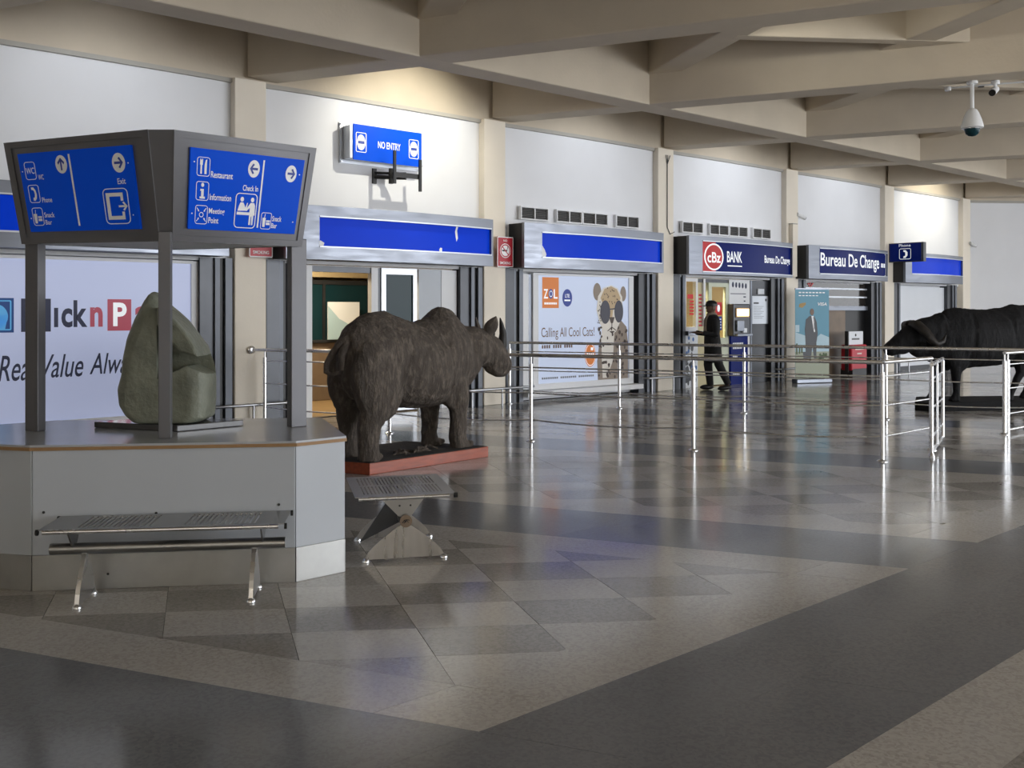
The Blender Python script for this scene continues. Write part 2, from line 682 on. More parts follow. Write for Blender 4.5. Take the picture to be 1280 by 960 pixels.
def split_m(n0, n1, m0, m1, step, m):
    k = max(1, int(round((m1 - m0) / step)))
    for i in range(k):
        put(quad_nm(n0, n1, m0 + (m1 - m0) * i / k, m0 + (m1 - m0) * (i + 1) / k), m)


GO = Vector((-0.45, 4.53))
gw, gh = 0.5806, 0.381
eR, eB = DR * gw, DB * gh
det_g = eR.x * eB.y - eR.y * eB.x


def cell(n0, n1, m0, m1, hi_border, lo_border):
    bw, bm_ = 0.355, 0.385
    a0, a1 = n0 + bw, n1 - bw
    b0 = m0 + (bm_ if lo_border else 0)
    b1 = m1 - (bm_ if hi_border else 0)
    for (q0, q1) in ((n0, a0), (a1, n1)):
        if hi_border:
            put(quad_nm(q0, q1, b1, m1), 'tilelight')
        if lo_border:
            put(quad_nm(q0, q1, m0, b0), 'tilelight')
        split_m(q0, q1, b0, b1, 2.3, 'tilelight')
    if hi_border:
        put(quad_nm(a0, a1, b1, m1), 'tilelight')
    if lo_border:
        put(quad_nm(a0, a1, m0, b0), 'tilelight')
    inner = quad_nm(a0, a1, b0, b1)
    if area2(inner) < 0:
        inner = inner[::-1]
    us, vs = [], []
    for p in inner:
        q = p - GO
        us.append((q.x * eB.y - q.y * eB.x) / det_g)
        vs.append((eR.x * q.y - eR.y * q.x) / det_g)
    rr = random.Random(int(n0 * 100) + int(m0 * 10))
    for i in range(math.floor(min(us)), math.ceil(max(us))):
        for j in range(math.floor(min(vs)), math.ceil(max(vs))):
            c = GO + eR * i + eB * j
            poly = [c, c + eR, c + eR + eB, c + eB]
            for k in range(4):
                p0, p1 = inner[k], inner[(k + 1) % 4]
                e = p1 - p0
                poly = clip(poly, p0, Vector((-e.y, e.x)).normalized())
                if len(poly) < 3:
                    break
            if len(poly) < 3:
                continue
            if (i + j) % 2:
                m = 'tiledark' if rr.random() < 0.8 else 'tilemid'
            else:
                m = 'tilelight' if rr.random() < 0.93 else 'tilemid'
            put(poly, m)


MB0, MB1 = -2.631, -1.666
for k in range(-2, 8):
    n0 = 3.135 + 3.74 * k
    n1 = n0 + 2.899
    nb = n0 + 3.74
    cell(n0, n1, -16.2, MB0, True, False)
    cell(n0, n1, MB1, 9.2, False, True)
    mid = (n1 + nb) / 2
    for (q0, q1, off) in ((n1, mid, 0.0), (mid, nb, 0.9)):
        split_m(q0, q1, -16.2 + off, MB0, 1.9, 'tileband')
        split_m(q0, q1, MB1, 9.2 - off, 1.9, 'tileband')
    mm = (MB0 + MB1) / 2
    for (q0, q1, off) in ((MB0, mm, 0.0), (mm, MB1, 0.95)):
        for h in (0, 1):
            put(quad_nm(n0 + off + h * 1.87, n0 + off + (h + 1) * 1.87, q0, q1), 'tileband')


def in_view(p):
    if p.y < 1.5:
        return False
    x = 640 + 1200 * p.x / p.y
    y = 388 + 1800 / p.y
    return -30 < x < 1310 and y < 990


def shrink(poly, g=0.0016):
    c = sum(poly, Vector((0, 0))) / len(poly)
    r = sum((p - c).length for p in poly) / len(poly)
    return c, [(p - c) * (1 - g / r) for p in poly]


scored = []
for t in tiles:
    vis = [p for p in t[0] if in_view(p)]
    c = sum(t[0], Vector((0, 0))) / len(t[0])
    sc = 0
    if vis or in_view(c):
        y = max(2.6, c.y)
        sc = abs(area2(t[0])) / y ** 3
    scored.append((sc, t))
scored.sort(key=lambda q: -q[0])
share = {}
far = {}
for idx, (sc, (poly, m)) in enumerate(scored):
    if idx < 290 and sc > 0:
        c, loc = shrink(poly)
        key = (m, tuple((round(p.x, 3), round(p.y, 3)) for p in loc))
        if key not in share:
            share[key] = MB().prism([(p.x, p.y) for p in loc], -0.0125, 0.0).mesh('tile', [m])
        o = mkobj('tile', share[key], slab)
        o.location = (c.x, c.y, 0)
    else:
        c, loc = shrink(poly)
        far.setdefault(m, []).append([(p.x + c.x, p.y + c.y) for p in loc])
fm = MB()
names = ['tilelight', 'tilemid', 'tiledark', 'tileband']
for i, m in enumerate(names):
    for p in far.get(m, []):
        fm.prism(p, -0.0125, 0.0, i)
fo = fm.build('tile', names, slab)
fo['kind'] = 'stuff'

# ------------------------------------------------------------------ walls
NB0, NB1 = -3, 5
wall = MB()
wall.box(NB0 * BAY, NB1 * BAY, 0.15, 0.42, 2.12, ZS)
for i in range(NB0, NB1):
    if i not in (0, 2, 3):
        wall.box(i * BAY, (i + 1) * BAY, 0.16, 0.42, 0, 2.13)
w_o = wall.build('wall_left', 'panel')
w_o.location = O3
w_o.rotation_euler = (0, 0, TH)
tag(w_o, 'long shop wall with white upper panels between cream columns', 'wall', kind='structure')
for i in range(NB0, NB1):
    # each white panel bows out very slightly between its columns
    x0, x1 = i * BAY + 0.2, (i + 1) * BAY - 0.2
    ring = []
    poly = [(x1, 0.16), (x0, 0.16)] + [(x0 + (x1 - x0) * k / 10, -0.06 * (1 - (k / 5 - 1) ** 2)) for k in range(11)]
    MB().prism(poly, 2.14, 4.47).build('wall_panel', 'panel', w_o, smooth=30)
    p2 = [(x1, 0.02), (x0, 0.02)] + [(x0 + (x1 - x0) * k / 10, -0.05 - 0.06 * (1 - (k / 5 - 1) ** 2)) for k in range(11)]
    MB().prism(p2, 4.465, 4.52).build('cornice', 'trimgrey', w_o, smooth=30)
MB().box(NB0 * BAY - 0.3, NB1 * BAY + 0.3, -0.03, 0.42, 4.51, ZS).build('spandrel_beam', 'concrete', w_o)

back = MB()
back.box(-1.0, NB1 * BAY, 3.2, 3.4, 0, 2.7)
for s in (0, BAY, 2 * BAY, 3 * BAY, 4 * BAY):
    back.box(s - 0.06, s + 0.06, 0.3, 3.25, 0, 2.7)
b_o = back.build('wall_back', 'beige')
b_o.location = O3
b_o.rotation_euler = (0, 0, TH)
tag(b_o, 'beige inner walls of the shop units behind the shopfronts', 'wall', kind='structure')
c_o = MB().box(-1.0, NB1 * BAY, 0.3, 3.4, 2.6, 2.72).build('ceiling_shops', 'beige')
c_o.location = O3
c_o.rotation_euler = (0, 0, TH)
tag(c_o, 'low beige ceiling inside the shop units', 'ceiling', kind='structure')
f_o = MB().box(0.06, BAY - 0.06, 0.12, 3.2, 0.0, 0.012).build('floor_shop', 'woodfloor')
f_o.location = O3
f_o.rotation_euler = (0, 0, TH)
tag(f_o, 'brown timber floor inside the open shop unit', 'floor', kind='structure')
f_o = MB().box(2 * BAY + 0.06, 4 * BAY - 0.06, 0.12, 3.2, 0.0, 0.012).build('floor_shop', 'grout')
f_o.location = O3
f_o.rotation_euler = (0, 0, TH)
tag(f_o, 'dark floor inside the bank and exchange units', 'floor', kind='structure')

col_mesh = MB().box(-0.22, 0.22, -0.13, 0.3, 0, 4.52).mesh('column', ['column'])
col_lab = {-3: 'cream column at the blind end of the shop wall', -2: 'cream column beyond the supermarket lightbox',
           -1: 'cream column left of the supermarket lightbox', 0: 'cream column carrying the round rail flange',
           1: 'cream column carrying the no smoking sign', 2: 'cream column with a thin cable running down it',
           3: 'cream column behind the roller banner', 4: 'cream column carrying the phone sign',
           5: 'cream corner column where the shop wall meets the end wall'}
for i in range(NB0, NB1 + 1):
    o = mkobj('column', col_mesh, None, 0.012)
    o.location = wl(i * BAY, 0)
    o.rotation_euler = (0, 0, TH)
    tag(o, col_lab[i], 'column', kind='structure')

# end wall at the far right
ew = thing('wall_end', 'pale end wall beyond the buffalo', 'wall', wl(NB1 * BAY + 0.15, 0.0), TH - R(35))
ew['kind'] = 'structure'
MB().box(0, 16, 0.0, 0.25, 0, 4.5).build('wall_panel', 'panel', ew)
MB().box(-0.1, 16, -0.06, 0.25, 4.5, ZS).build('spandrel_beam', 'concrete', ew)
MB().box(0.05, 16, -0.05, 0.02, 4.44, 4.505).build('cornice', 'trimgrey', ew)

# unseen walls added to block world light from rear and left; right stays open
rw = MB().box(-15, 2.5, -21.9, -21.6, 0, ZS).build('rear_light_block', 'column')
rw.location = O3
rw.rotation_euler = (0, 0, TH)
tag(rw, 'plain cream unseen wall added to block light behind the viewpoint', 'wall', kind='structure')
rw = MB().box(-13.3, -13.0, -21.6, 0.0, 0, ZS).build('side_light_block', 'column')
rw.location = O3
rw.rotation_euler = (0, 0, TH)
tag(rw, 'plain cream unseen wall added to block light beyond the supermarket end', 'wall', kind='structure')

# ------------------------------------------------------------------ ceiling
cl = MB().box(-16, 36, -22.5, 1.0, ZS, ZS + 0.2).build('ceiling', 'concrete')
cl.location = O3
cl.rotation_euler = (0, 0, TH)
tag(cl, 'cream concrete ceiling slab above the diagonal beams', 'ceiling', kind='structure')


def beam(p, q, w, z0, lab, grp, top=ZS + 0.02):
    """p, q in wall coordinates (s, d)"""
    a, b = wl(*p), wl(*q)
    L = (b - a).length
    o = MB().box(0, L, -w / 2, w / 2, z0, top).build('ceiling_beam', 'concrete', None, bevel=0.018)
    o.location = a
    o.rotation_euler = (0, 0, math.atan2(b.y - a.y, b.x - a.x))
    tag(o, lab, 'beam', grp, 'structure')
    return o


beam((-12.4, 2.205), (NB1 * BAY + 3.0, 2.205), 0.41, Z1, 'deep cream beam running along the shop wall', None)
SA = 0.486
for i in range(-3, 6):
    s0 = i * BAY + 0.17
    beam((s0, 0.0), (s0 + SA * 21, 21), 0.46, Z1 + 0.004, 'deep cream beam leaving the shop wall at a column', 'deep beams from the columns')
    # shallower diagonal from each node back to the neighbouring deep beam
    c = i * BAY + 1.29
    beam((c - 0.46 * -0.1, 2.31), (c - 0.46 * 4.32, 6.73), 0.42, Z2, 'shallow cream rib meeting the wall-side beam at a crossing', 'shallow diagonal ribs')
    c = i * BAY + 2.83
    beam((c, 5.0), (c - 0.46 * 4.6, 9.6), 0.42, Z2 + 0.003, 'shallow cream rib out in the middle of the hall', 'shallow mid-hall ribs')
    cx, cd = (i - 1) * BAY + 6.35, 5.62
    u = (math.cos(R(35)), math.sin(R(35)))
    beam((cx - u[0] * 2.15, cd - u[1] * 2.15), (cx + u[0] * 2.2, cd + u[1] * 2.2), 0.20, Z2 - 0.004, 'narrow cream rib parallel to the end wall', 'narrow cross ribs')


# wall-washer spots fixed behind the wall-side beam
def washer(i, ds, power, col, size=0.9):
    s = i * BAY + ds
    t = wthing('wall_spotlight', 'small spotlight behind the beam above the ' + {-1: 'supermarket lightbox', 0: 'no entry board', 1: 'big cat lightbox', 2: 'bank sign box', 3: 'currency exchange sign box', 4: 'blank white panel'}[i],
               'spotlight', s, 1.9, 4.86, group='wall spotlights behind the beam')
    MB().box(-0.05, 0.05, -0.1, 0.0, -0.06, 0.06).build('bracket', 'camwhite', t)
    Mx = Matrix.Rotation(R(125), 4, 'X')
    MB().lathe([(0.03, -0.06), (0.055, -0.03), (0.06, 0.06), (0.05, 0.06), (0.048, 0.03)], (0, 0.05, -0.02), 14, M=Mx.to_3x3()).build('lamp_head', 'camwhite', t, smooth=40)
    l = bpy.data.lights.new('spot', 'SPOT')
    l.energy = power
    l.color = col
    l.spot_size = R(105)
    l.spot_blend = size
    l.shadow_soft_size = 0.035
    o = bpy.data.objects.new('spot_lamp', l)
    COL.objects.link(o)
    p = wl(s, 1.70, 4.78)
    o.location = p
    o.rotation_euler = (wl(s, 0, 3.85) - p).to_track_quat('-Z', 'Y').to_euler()


WARM = (1.0, 0.95, 0.80)
COOL = (0.90, 0.94, 1.0)
washer(-1, 2.2, 14, COOL)
washer(0, 2.45, 66, WARM, 0.7)
washer(1, 2.0, 14, COOL)
washer(2, 1.9, 20, COOL)
washer(3, 1.9, 14, COOL)
washer(4, 2.0, 60, WARM, 0.7)
# fill spot added out of sight behind a deep beam to brighten the coffer
t = wthing('coffer_fill_spot', 'added fill spot hidden behind a deep beam to brighten a ceiling coffer', 'spotlight', 3.45, 5.75, 4.86)
MB().box(-0.05, 0.05, -0.05, 0.05, -0.05, 0.05).build('bracket', 'camwhite', t)
MB().lathe([(0.03, -0.06), (0.055, -0.03), (0.06, 0.06), (0.05, 0.06)], (0.08, 0, 0.0), 14, M=Matrix.Rotation(R(80), 3, 'Y')).build('lamp_head', 'camwhite', t, smooth=40)
l = bpy.data.lights.new('coffer', 'SPOT')
l.energy = 22
l.color = (1.0, 0.97, 0.85)
l.spot_size = R(110)
l.spot_blend = 0.9
l.shadow_soft_size = 0.1
o = bpy.data.objects.new('coffer_fill_light', l)
COL.objects.link(o)
o.location = wl(3.65, 5.75, 4.9)
o.rotation_euler = (wl(6.0, 5.5, 5.15) - wl(3.65, 5.75, 4.9)).to_track_quat('-Z', 'Y').to_euler()

# ================================================================== SHOP FRONTS
def bulge(x, x0, x1, d0=0.45, sag=0.13):
    return d0 + sag * (1 - (2 * (x - x0) / (x1 - x0) - 1) ** 2)


def fascia(i, label, panel, x0=0.34, x1=3.70, wx0=None, wx1=None, wz0=2.36, wz1=2.745):
    """curved metal box over a shopfront with a recessed sign strip"""
    t = wthing('shop_fascia', label, 'sign box', i * BAY, 0, 2.18)
    wx0 = wx0 if wx0 is not None else x0 + 0.34
    wx1 = wx1 if wx1 is not None else x1 - 0.06
    zb, zt = 0.0, 0.72
    a, b = wz0 - 2.18, wz1 - 2.18
    N = 40
    xs = [x0 + (x1 - x0) * k / N for k in range(N + 1)]
    front = lambda x: -bulge(x, x0, x1)

    def strip(xa, xb, za, zc, th, name, m):
        n = 40
        q = [xa + (xb - xa) * k / n for k in range(n + 1)]
        poly = [(x, front(x)) for x in q] + [(x, front(x) + th) for x in reversed(q)]
        return MB().prism(poly, za, zc).build(name, m, t, smooth=30)
    strip(x0, x1, b, zt, 0.06, 'frame_rail', 'alu')
    strip(x0, x1, zb, a, 0.06, 'frame_rail', 'alu')
    strip(x0, wx0, a - 0.001, b + 0.001, 0.06, 'frame_stile', 'alu')
    strip(wx1, x1, a - 0.001, b + 0.001, 0.06, 'frame_stile', 'alu')
    # box behind the front
    poly = [(x, front(x) + 0.065) for x in xs] + [(x1, 0.0 - 0.07), (x0, -0.07)]
    MB().prism(poly, zb + 0.005, zt - 0.005).build('casing', 'dark', t, smooth=30)
    # raised lip round the sign window
    for (za, zc) in ((b, b + 0.018), (a - 0.018, a)):
        n = 40
        q = [wx0 + (wx1 - wx0) * k / n for k in range(n + 1)]
        poly = [(x, front(x) - 0.012) for x in q] + [(x, front(x) + 0.01) for x in reversed(q)]
        MB().prism(poly, za, zc).build('lip', 'alulight', t, smooth=30)
    fn = lambda u, v, l: (wx0 + (wx1 - wx0) * u, front(wx0 + (wx1 - wx0) * u) + 0.045 - l, a + (b - a) * v)
    pl = Print(fn, 0.0)
    pl.rect(0, -0.02, 1, 1.02, 0, 40)
    s = pl.build('sign_strip', panel, t)
    return t, s, fn


t, s, fn = fascia(-1, 'curved metal sign box with plain blue strip over the supermarket lightbox', 'blueglow')
t, s, fn = fascia(0, 'curved metal sign box with plain blue strip over the open shop', 'blueglow', 0.34, 3.84, wx0=0.80, wx1=3.80)
p = Print(fn, 0.003)
p.poly([(0.0, 0.0), (0.025, 0.0), (0.03, 0.12), (0.012, 0.2), (0, 0.18)])
p.build('torn_patch', 'ink_white', s)
p.poly([(0.655, 0.0), (0.672, 0.0), (0.672, 0.14), (0.662, 0.16), (0.655, 0.1)])
p.build('torn_patch', 'ink_white', s)
p.poly([(0.765, 0.42), (0.775, 0.55), (0.77, 0.85), (0.777, 1.0), (0.764, 1.0), (0.756, 0.8)])
p.build('torn_patch', 'ink_white', s)
t, s, fn = fascia(1, 'curved metal sign box with plain blue strip over the big cat lightbox', 'blueglow')
p = Print(fn, 0.003)
p.poly([(0.0, 0.0), (0.035, 0.0), (0.04, 0.12), (0.028, 0.32), (0.01, 0.5), (0, 0.42)])
p.build('torn_patch', 'ink_white', s)
# bank
t, s, fn = fascia(2, 'curved metal sign box with red emblem and bank lettering', 'navy', 0.28, 3.66, wx0=0.62, wx1=3.64, wz0=2.24, wz1=2.80)
p = Print(fn, 0.003)
p.rect(0, 0, 0.13, 1)
p.build('red_field', 'ink_redglow', s)
p = Print(fn, 0.005)
p.ring(0.115, 0.5, 0.088, 0.46, 0.012, 0.055)
p.build('emblem_ring', 'ink_whiteglow', s)
p.disc(0.115, 0.5, 0.076, 0.40)
p.build('emblem_disc', 'ink_redglow', s)
p = Print(fn, 0.008)
p.text('cBz', 0.055, 0.30, 0.175, 0.66, 0.02)
p.text('BANK', 0.235, 0.34, 0.385, 0.72, 0.012)
p.text('Bureau De Change', 0.64, 0.30, 0.985, 0.66, 0.015)
p.rect(0.24, 0.20, 0.385, 0.235)
p.build('lettering', 'ink_whiteglow', s)
# exchange
t, s, fn = fascia(3, 'curved metal sign box lettered for currency exchange', 'navy', 0.12, 3.45, wx0=0.46, wx1=3.43, wz0=2.30, wz1=2.83)
p = Print(fn, 0.005)
p.text('Bureau De Change', 0.03, 0.14, 0.86, 0.86, 0.012)
for k in range(3):
    p.rect(0.90 + k * 0.03, 0.38, 0.918 + k * 0.03, 0.56)
p.rrect(0.004, 0.02, 0.996, 0.98, 0.006, 0.03, 0.004, 0.02)
p.build('lettering', 'ink_whiteglow', s)
t, s, fn = fascia(4, 'curved metal sign box with plain blue strip by the end wall', 'blueglow', 0.16, 3.20, wx0=0.40, wx1=3.16, wz0=2.40, wz1=2.80)


# ------------------------------------------------------------------ jambs
def jambs(i, label, l0=0.24, r1=3.88, lw=0.42, rw=0.42):
    """one metal door jamb on each side of the bay, each built of three strips and a slot"""
    h = 2.175
    t = wthing('shopfront_jamb', 'dark ribbed metal jamb on the left of ' + label, 'door jamb', i * BAY, 0, 0)
    MB().box(l0, l0 + lw * 0.45, -0.10, 0.15, 0, h).build('dark_strip', 'aludark', t)
    MB().box(l0 + lw * 0.45, l0 + lw * 0.62, -0.06, 0.15, 0, h).build('metal_strip', 'jambalu', t)
    MB().box(l0 + lw * 0.62, l0 + lw * 0.80, -0.02, 0.15, 0, h).build('slot', 'black', t)
    MB().box(l0 + lw * 0.80, l0 + lw - 0.004, -0.06, 0.15, 0, h).build('metal_strip', 'jambalu', t)
    t = wthing('shopfront_jamb', 'dark ribbed metal jamb on the right of ' + label, 'door jamb', i * BAY, 0, 0)
    MB().box(r1 - rw + 0.004, r1 - rw * 0.55, -0.06, 0.15, 0, h).build('dark_strip', 'aludark', t)
    MB().box(r1 - rw * 0.55, r1 - rw * 0.40, -0.10, 0.15, 0, h).build('metal_strip', 'jambalu', t)
    MB().box(r1 - rw * 0.40, r1 - rw * 0.22, -0.05, 0.15, 0, h).build('slot', 'black', t)
    MB().box(r1 - rw * 0.22, r1, -0.10, 0.15, 0, h).build('metal_strip', 'jambalu', t)


jambs(-1, 'the supermarket lightbox', 0.24, 3.90)
jambs(0, 'the open shop', 0.24, 3.92)
jambs(1, 'the big cat lightbox')
jambs(2, 'the bank front')
jambs(3, 'the currency exchange front', 0.20, 3.82)
jambs(4, 'the blank white panel', 0.24, 3.62, 0.42, 0.46)


# ------------------------------------------------------------------ lightbox: supermarket
def lightbox(i, label, x0, x1, z0, z1, face):
    t = wthing('advertising_lightbox', label, 'lightbox', i * BAY, 0, 0)
    y = 0.02
    MB().box(x0 - 0.12, x1 + 0.12, y - 0.02, 0.15, z0 - 0.10, z0).build('frame', 'white', t)
    MB().box(x0 - 0.12, x1 + 0.12, y - 0.02, 0.15, z1, z1 + 0.035).build('frame', 'white', t)
    MB().box(x0 - 0.12, x0, y - 0.02, 0.15, z0, z1).build('frame', 'white', t)
    MB().box(x1, x1 + 0.12, y - 0.02, 0.15, z0, z1).build('frame', 'white', t)
    ps = MB().box(x0, x1, y, 0.14, z0, z1).build('poster', face, t)
    return t, ps, planar(x0, z0, x1 - x0, z1 - z0, y)


mat('poster_violet', (0.50, 0.55, 0.76), 0.4, emit=0.10, ecol=(0.60, 0.68, 1.0), var=0.03, vscale=0.7)
mat('poster_pale', (0.56, 0.63, 0.80), 0.4, emit=0.09, ecol=(0.66, 0.76, 1.0), var=0.03, vscale=0.7)
X0, X1, PZ0, PZ1 = 0.80, 3.40, 0.22, 2.09
t, ps, fn = lightbox(-1, 'backlit supermarket poster with red and navy lettering', X0, X1, PZ0, PZ1, 'poster_violet')
U = lambda s: (s + BAY - X0) / (X1 - X0)
V = lambda z: (z - PZ0) / (PZ1 - PZ0)


def box2(p, s0, z0, s1, z1, l=0):
    p.rect(U(s0), V(z0), U(s1), V(z1), l)


p = Print(fn)
box2(p, -3.16, 1.25, -2.79, 1.64)
p.build('logo_tile', 'ink_darkblue', ps)
p = Print(fn, 0.004)
p.rrect(U(-3.135), V(1.275), U(-2.815), V(1.615), 0.006, 0.009, 0.006, 0.008)
p.disc(U(-2.975), V(1.43), 0.048, 0.075)
p.poly([(U(-3.08), V(1.29)), (U(-2.88), V(1.29)), (U(-2.85), V(1.45)), (U(-3.03), V(1.45))])
p.build('logo_mark', 'ink_sky', ps)
p = Print(fn)
box2(p, -2.715, 1.255, -2.40, 1.635)
p.rect(U(-2.365), V(1.305), U(-2.32), V(1.53))
p.text('ck', U(-2.285), V(1.30), U(-1.995), V(1.62), 0.03)
p.build('lettering', 'ink_navy', ps)
p = Print(fn, 0.004)
p.text('P', U(-2.63), V(1.30), U(-2.47), V(1.59), 0.03)
p.build('lettering', 'ink_whiteglow', ps)
p = Print(fn)
p.text('n', U(-1.965), V(1.305), U(-1.82), V(1.54), 0.035)
box2(p, -1.765, 1.255, -1.485, 1.635)
p.text('ay', U(-1.44), V(1.235), U(-1.00), V(1.55), 0.03)
p.build('lettering', 'ink_crimson', ps)
p = Print(fn, 0.004)
p.text('P', U(-1.70), V(1.31), U(-1.54), V(1.595), 0.03)
p.build('lettering', 'ink_whiteglow', ps)
p = Print(fn)
p.text('Real', U(-2.95), V(0.70), U(-2.56), V(0.99), 0.006, 0.28)
p.text('Value', U(-2.50), V(0.72), U(-2.04), V(0.99), 0.006, 0.28)
p.text('Always', U(-1.97), V(0.66), U(-1.35), V(0.99), 0.006, 0.28)
p.build('lettering', 'ink_navy', ps)

# ------------------------------------------------------------------ lightbox: big cat
X0, X1, PZ0, PZ1 = 1.05, 3.27, 0.27, 2.09
t, ps, fn = lightbox(1, 'backlit poster of a cheetah in sunglasses', X0, X1, PZ0, PZ1, 'poster_pale')
MB().box(0.66, 0.80, -0.03, 0.15, 0.2, 2.1).build('side_panel', 'white', t)
MB().box(0.80, 0.93, 0.03, 0.15, 0.2, 2.1).build('side_panel', 'alu', t)
MB().box(0.66, 3.46, -0.18, 0.15, 0.08, 0.165).build('plinth', 'white', t)
U = lambda s: (s - BAY - X0) / (X1 - X0)
p = Print(fn)
box2(p, 5.29, 1.54, 5.67, 2.06)
p.build('logo_tile', 'ink_orange', ps)
p = Print(fn, 0.004)
p.text('Z', U(5.32), V(1.70), U(5.42), V(1.86), 0.015)
p.text('L', U(5.55), V(1.70), U(5.64), V(1.86), 0.015)
for k in range(9):
    p.rect(U(5.335 + k * 0.033), V(1.60), U(5.36 + k * 0.033), V(1.635))
p.build('lettering', 'ink_whiteglow', ps)
p = Print(fn, 0.004)
p.disc(U(5.485), V(1.78), 0.025, 0.045)
p.build('badge', 'ink_blue', ps)
p.disc(U(5.87), V(1.715), 0.052, 0.083)
p.build('badge', 'ink_blue', ps)
p = Print(fn, 0.006)
p.text('LTE', U(5.82), V(1.72), U(5.92), V(1.78), 0.01)
p.rect(U(5.80), V(1.66), U(5.94), V(1.685))
p.ring(U(5.485), V(1.78), 0.017, 0.03, 0.004, 0.007)
p.build('lettering', 'ink_whiteglow', ps)
p = Print(fn)
p.text('Calling All Cool Cats!', U(5.27), V(1.0), U(6.53), V(1.21), 0.0)
for k in range(14):
    if k not in (4, 9):
        p.rect(U(5.28 + k * 0.052), V(0.86), U(5.315 + k * 0.052), V(0.915))
p.build('lettering', 'ink_brown', ps)
for k in range(26):
    if k % 9 != 8:
        p.rect(U(5.28 + k * 0.048), V(0.34), U(5.315 + k * 0.048), V(0.372))
p.build('lettering', 'ink_grey', ps)
p = Print(fn)
p.disc(U(6.43), V(0.72), 0.062, 0.115)
p.build('badge', 'ink_orange', ps)
p = Print(fn, 0.004)
p.ring(U(6.43), V(0.72), 0.057, 0.106, 0.004, 0.007)
p.rect(U(6.44), V(0.80), U(6.50), V(0.85))
for k in range(4):
    p.rect(U(6.34 + k * 0.048), V(0.705), U(6.375 + k * 0.048), V(0.765))
p.build('lettering', 'ink_whiteglow', ps)
# the cat
p = Print(fn)
cat_body = [(6.62, 0.27), (6.60, 0.6), (6.66, 0.95), (6.75, 1.2), (7.18, 1.35), (7.36, 1.2), (7.40, 0.9), (7.40, 0.27)]
p.poly([(U(a), V(b)) for a, b in cat_body])
p.build('cat_body', 'ink_fur', ps)
p = Print(fn, 0.003)
p.poly([(U(a), V(b)) for a, b in [(6.70, 0.95), (6.72, 1.25), (7.05, 1.25), (7.0, 0.6), (6.85, 0.3), (6.74, 0.3)]])
p.build('cat_chest', 'ink_cream', ps)
p = Print(fn, 0.003)
p.disc(U(6.60), V(1.83), 0.045, 0.085)
p.disc(U(7.27), V(1.80), 0.035, 0.075)
p.build('cat_ear', 'ink_fur', ps)
p = Print(fn, 0.005)
p.poly([(U(a), V(b)) for a, b in [(6.58, 1.5), (6.62, 1.75), (6.75, 1.9), (6.95, 1.95), (7.12, 1.90), (7.24, 1.75), (7.26, 1.5), (7.18, 1.28), (7.08, 1.12), (6.92, 1.06), (6.78, 1.12), (6.66, 1.28)]])
p.build('cat_head', 'ink_cream', ps)
p = Print(fn, 0.007)
p.poly([(U(a), V(b)) for a, b in [(6.68, 1.72), (6.78, 1.88), (6.95, 1.93), (7.1, 1.88), (7.2, 1.72), (7.12, 1.58), (7.0, 1.5), (6.98, 1.35), (6.92, 1.35), (6.90, 1.5), (6.76, 1.58)]])
p.build('cat_brow', 'ink_tan', ps)
p = Print(fn, 0.009)
p.disc(U(6.80), V(1.47), 0.058, 0.115)
p.disc(U(7.15), V(1.48), 0.052, 0.110)
p.line([(U(6.90), V(1.52)), (U(7.06), V(1.53))], 0.012)
p.build('sunglasses', 'ink_glass', ps)
p = Print(fn, 0.009)
p.poly([(U(a), V(b)) for a, b in [(6.90, 1.38), (7.04, 1.38), (7.0, 1.28), (6.97, 1.26), (6.94, 1.28)]])
p.line([(U(6.97), V(1.27)), (U(6.97), V(1.20)), (U(6.86), V(1.13))], 0.008)
p.line([(U(6.97), V(1.20)), (U(7.08), V(1.14))], 0.008)
p.poly([(U(a), V(b)) for a, b in [(6.90, 1.13), (7.05, 1.13), (6.98, 1.08)]])
rs = random.Random(3)
for _ in range(70):
    a, b = rs.uniform(6.64, 7.38), rs.uniform(0.3, 1.22)
    if 6.72 < a < 6.98 and b > 0.62 and rs.random() < 0.8:
        continue
    p.disc(U(a), V(b), rs.uniform(0.007, 0.015), rs.uniform(0.010, 0.022), n=8)
for _ in range(34):
    a, b = rs.uniform(6.64, 7.22), rs.uniform(1.62, 1.93)
    if abs(a - 6.93) / 0.31 + (b - 1.6) / 0.42 < 1.0:
        p.disc(U(a), V(b), 0.005, 0.008, n=7)
for _ in range(16):
    a, b = rs.uniform(6.60, 6.72), rs.uniform(1.25, 1.6)
    p.disc(U(a), V(b), 0.005, 0.008, n=7)
p.build('cat_markings', 'ink_spot', ps, True)

# ------------------------------------------------------------------ open shop (bay 0)
t = wthing('glazed_shopfront', 'white framed glass shopfront with a door under the plain blue strip', 'shopfront', 0, 0, 0)
for a, b in ((0.86, 0.97), (1.93, 2.04)):
    MB().box(a, b, 0.0, 0.10, 0, 2.12).build('post', 'white', t)
MB().box(2.05, 2.09, 0.02, 0.10, 0, 2.12).build('post', 'aludark', t)
MB().box(0.97, 1.93, 0.02, 0.09, 2.04, 2.12).build('head_rail', 'aludark', t)
dr = MB().box(2.10, 2.18, 0.0, 0.06, 0.02, 2.12).box(2.66, 2.73, 0.0, 0.06, 0.02, 2.12).box(2.18, 2.66, 0.0, 0.06, 2.03, 2.12).box(2.18, 2.66, 0.0, 0.06, 0.02, 0.22).build('door', 'alulight', t)
MB().box(2.18, 2.66, 0.025, 0.035, 0.22, 2.03).build('door_glass', 'glassdark', dr)
MB().box(2.20, 2.22, -0.04, 0.0, 0.95, 1.25).build('handle', 'steel', dr)
MB().box(2.78, 3.20, 0.03, 0.08, 0.0, 2.12).build('grey_panel', 'kiosk', t)
MB().box(3.20, 3.49, 0.02, 0.08, 0.0, 2.12).build('white_panel', 'white', t)
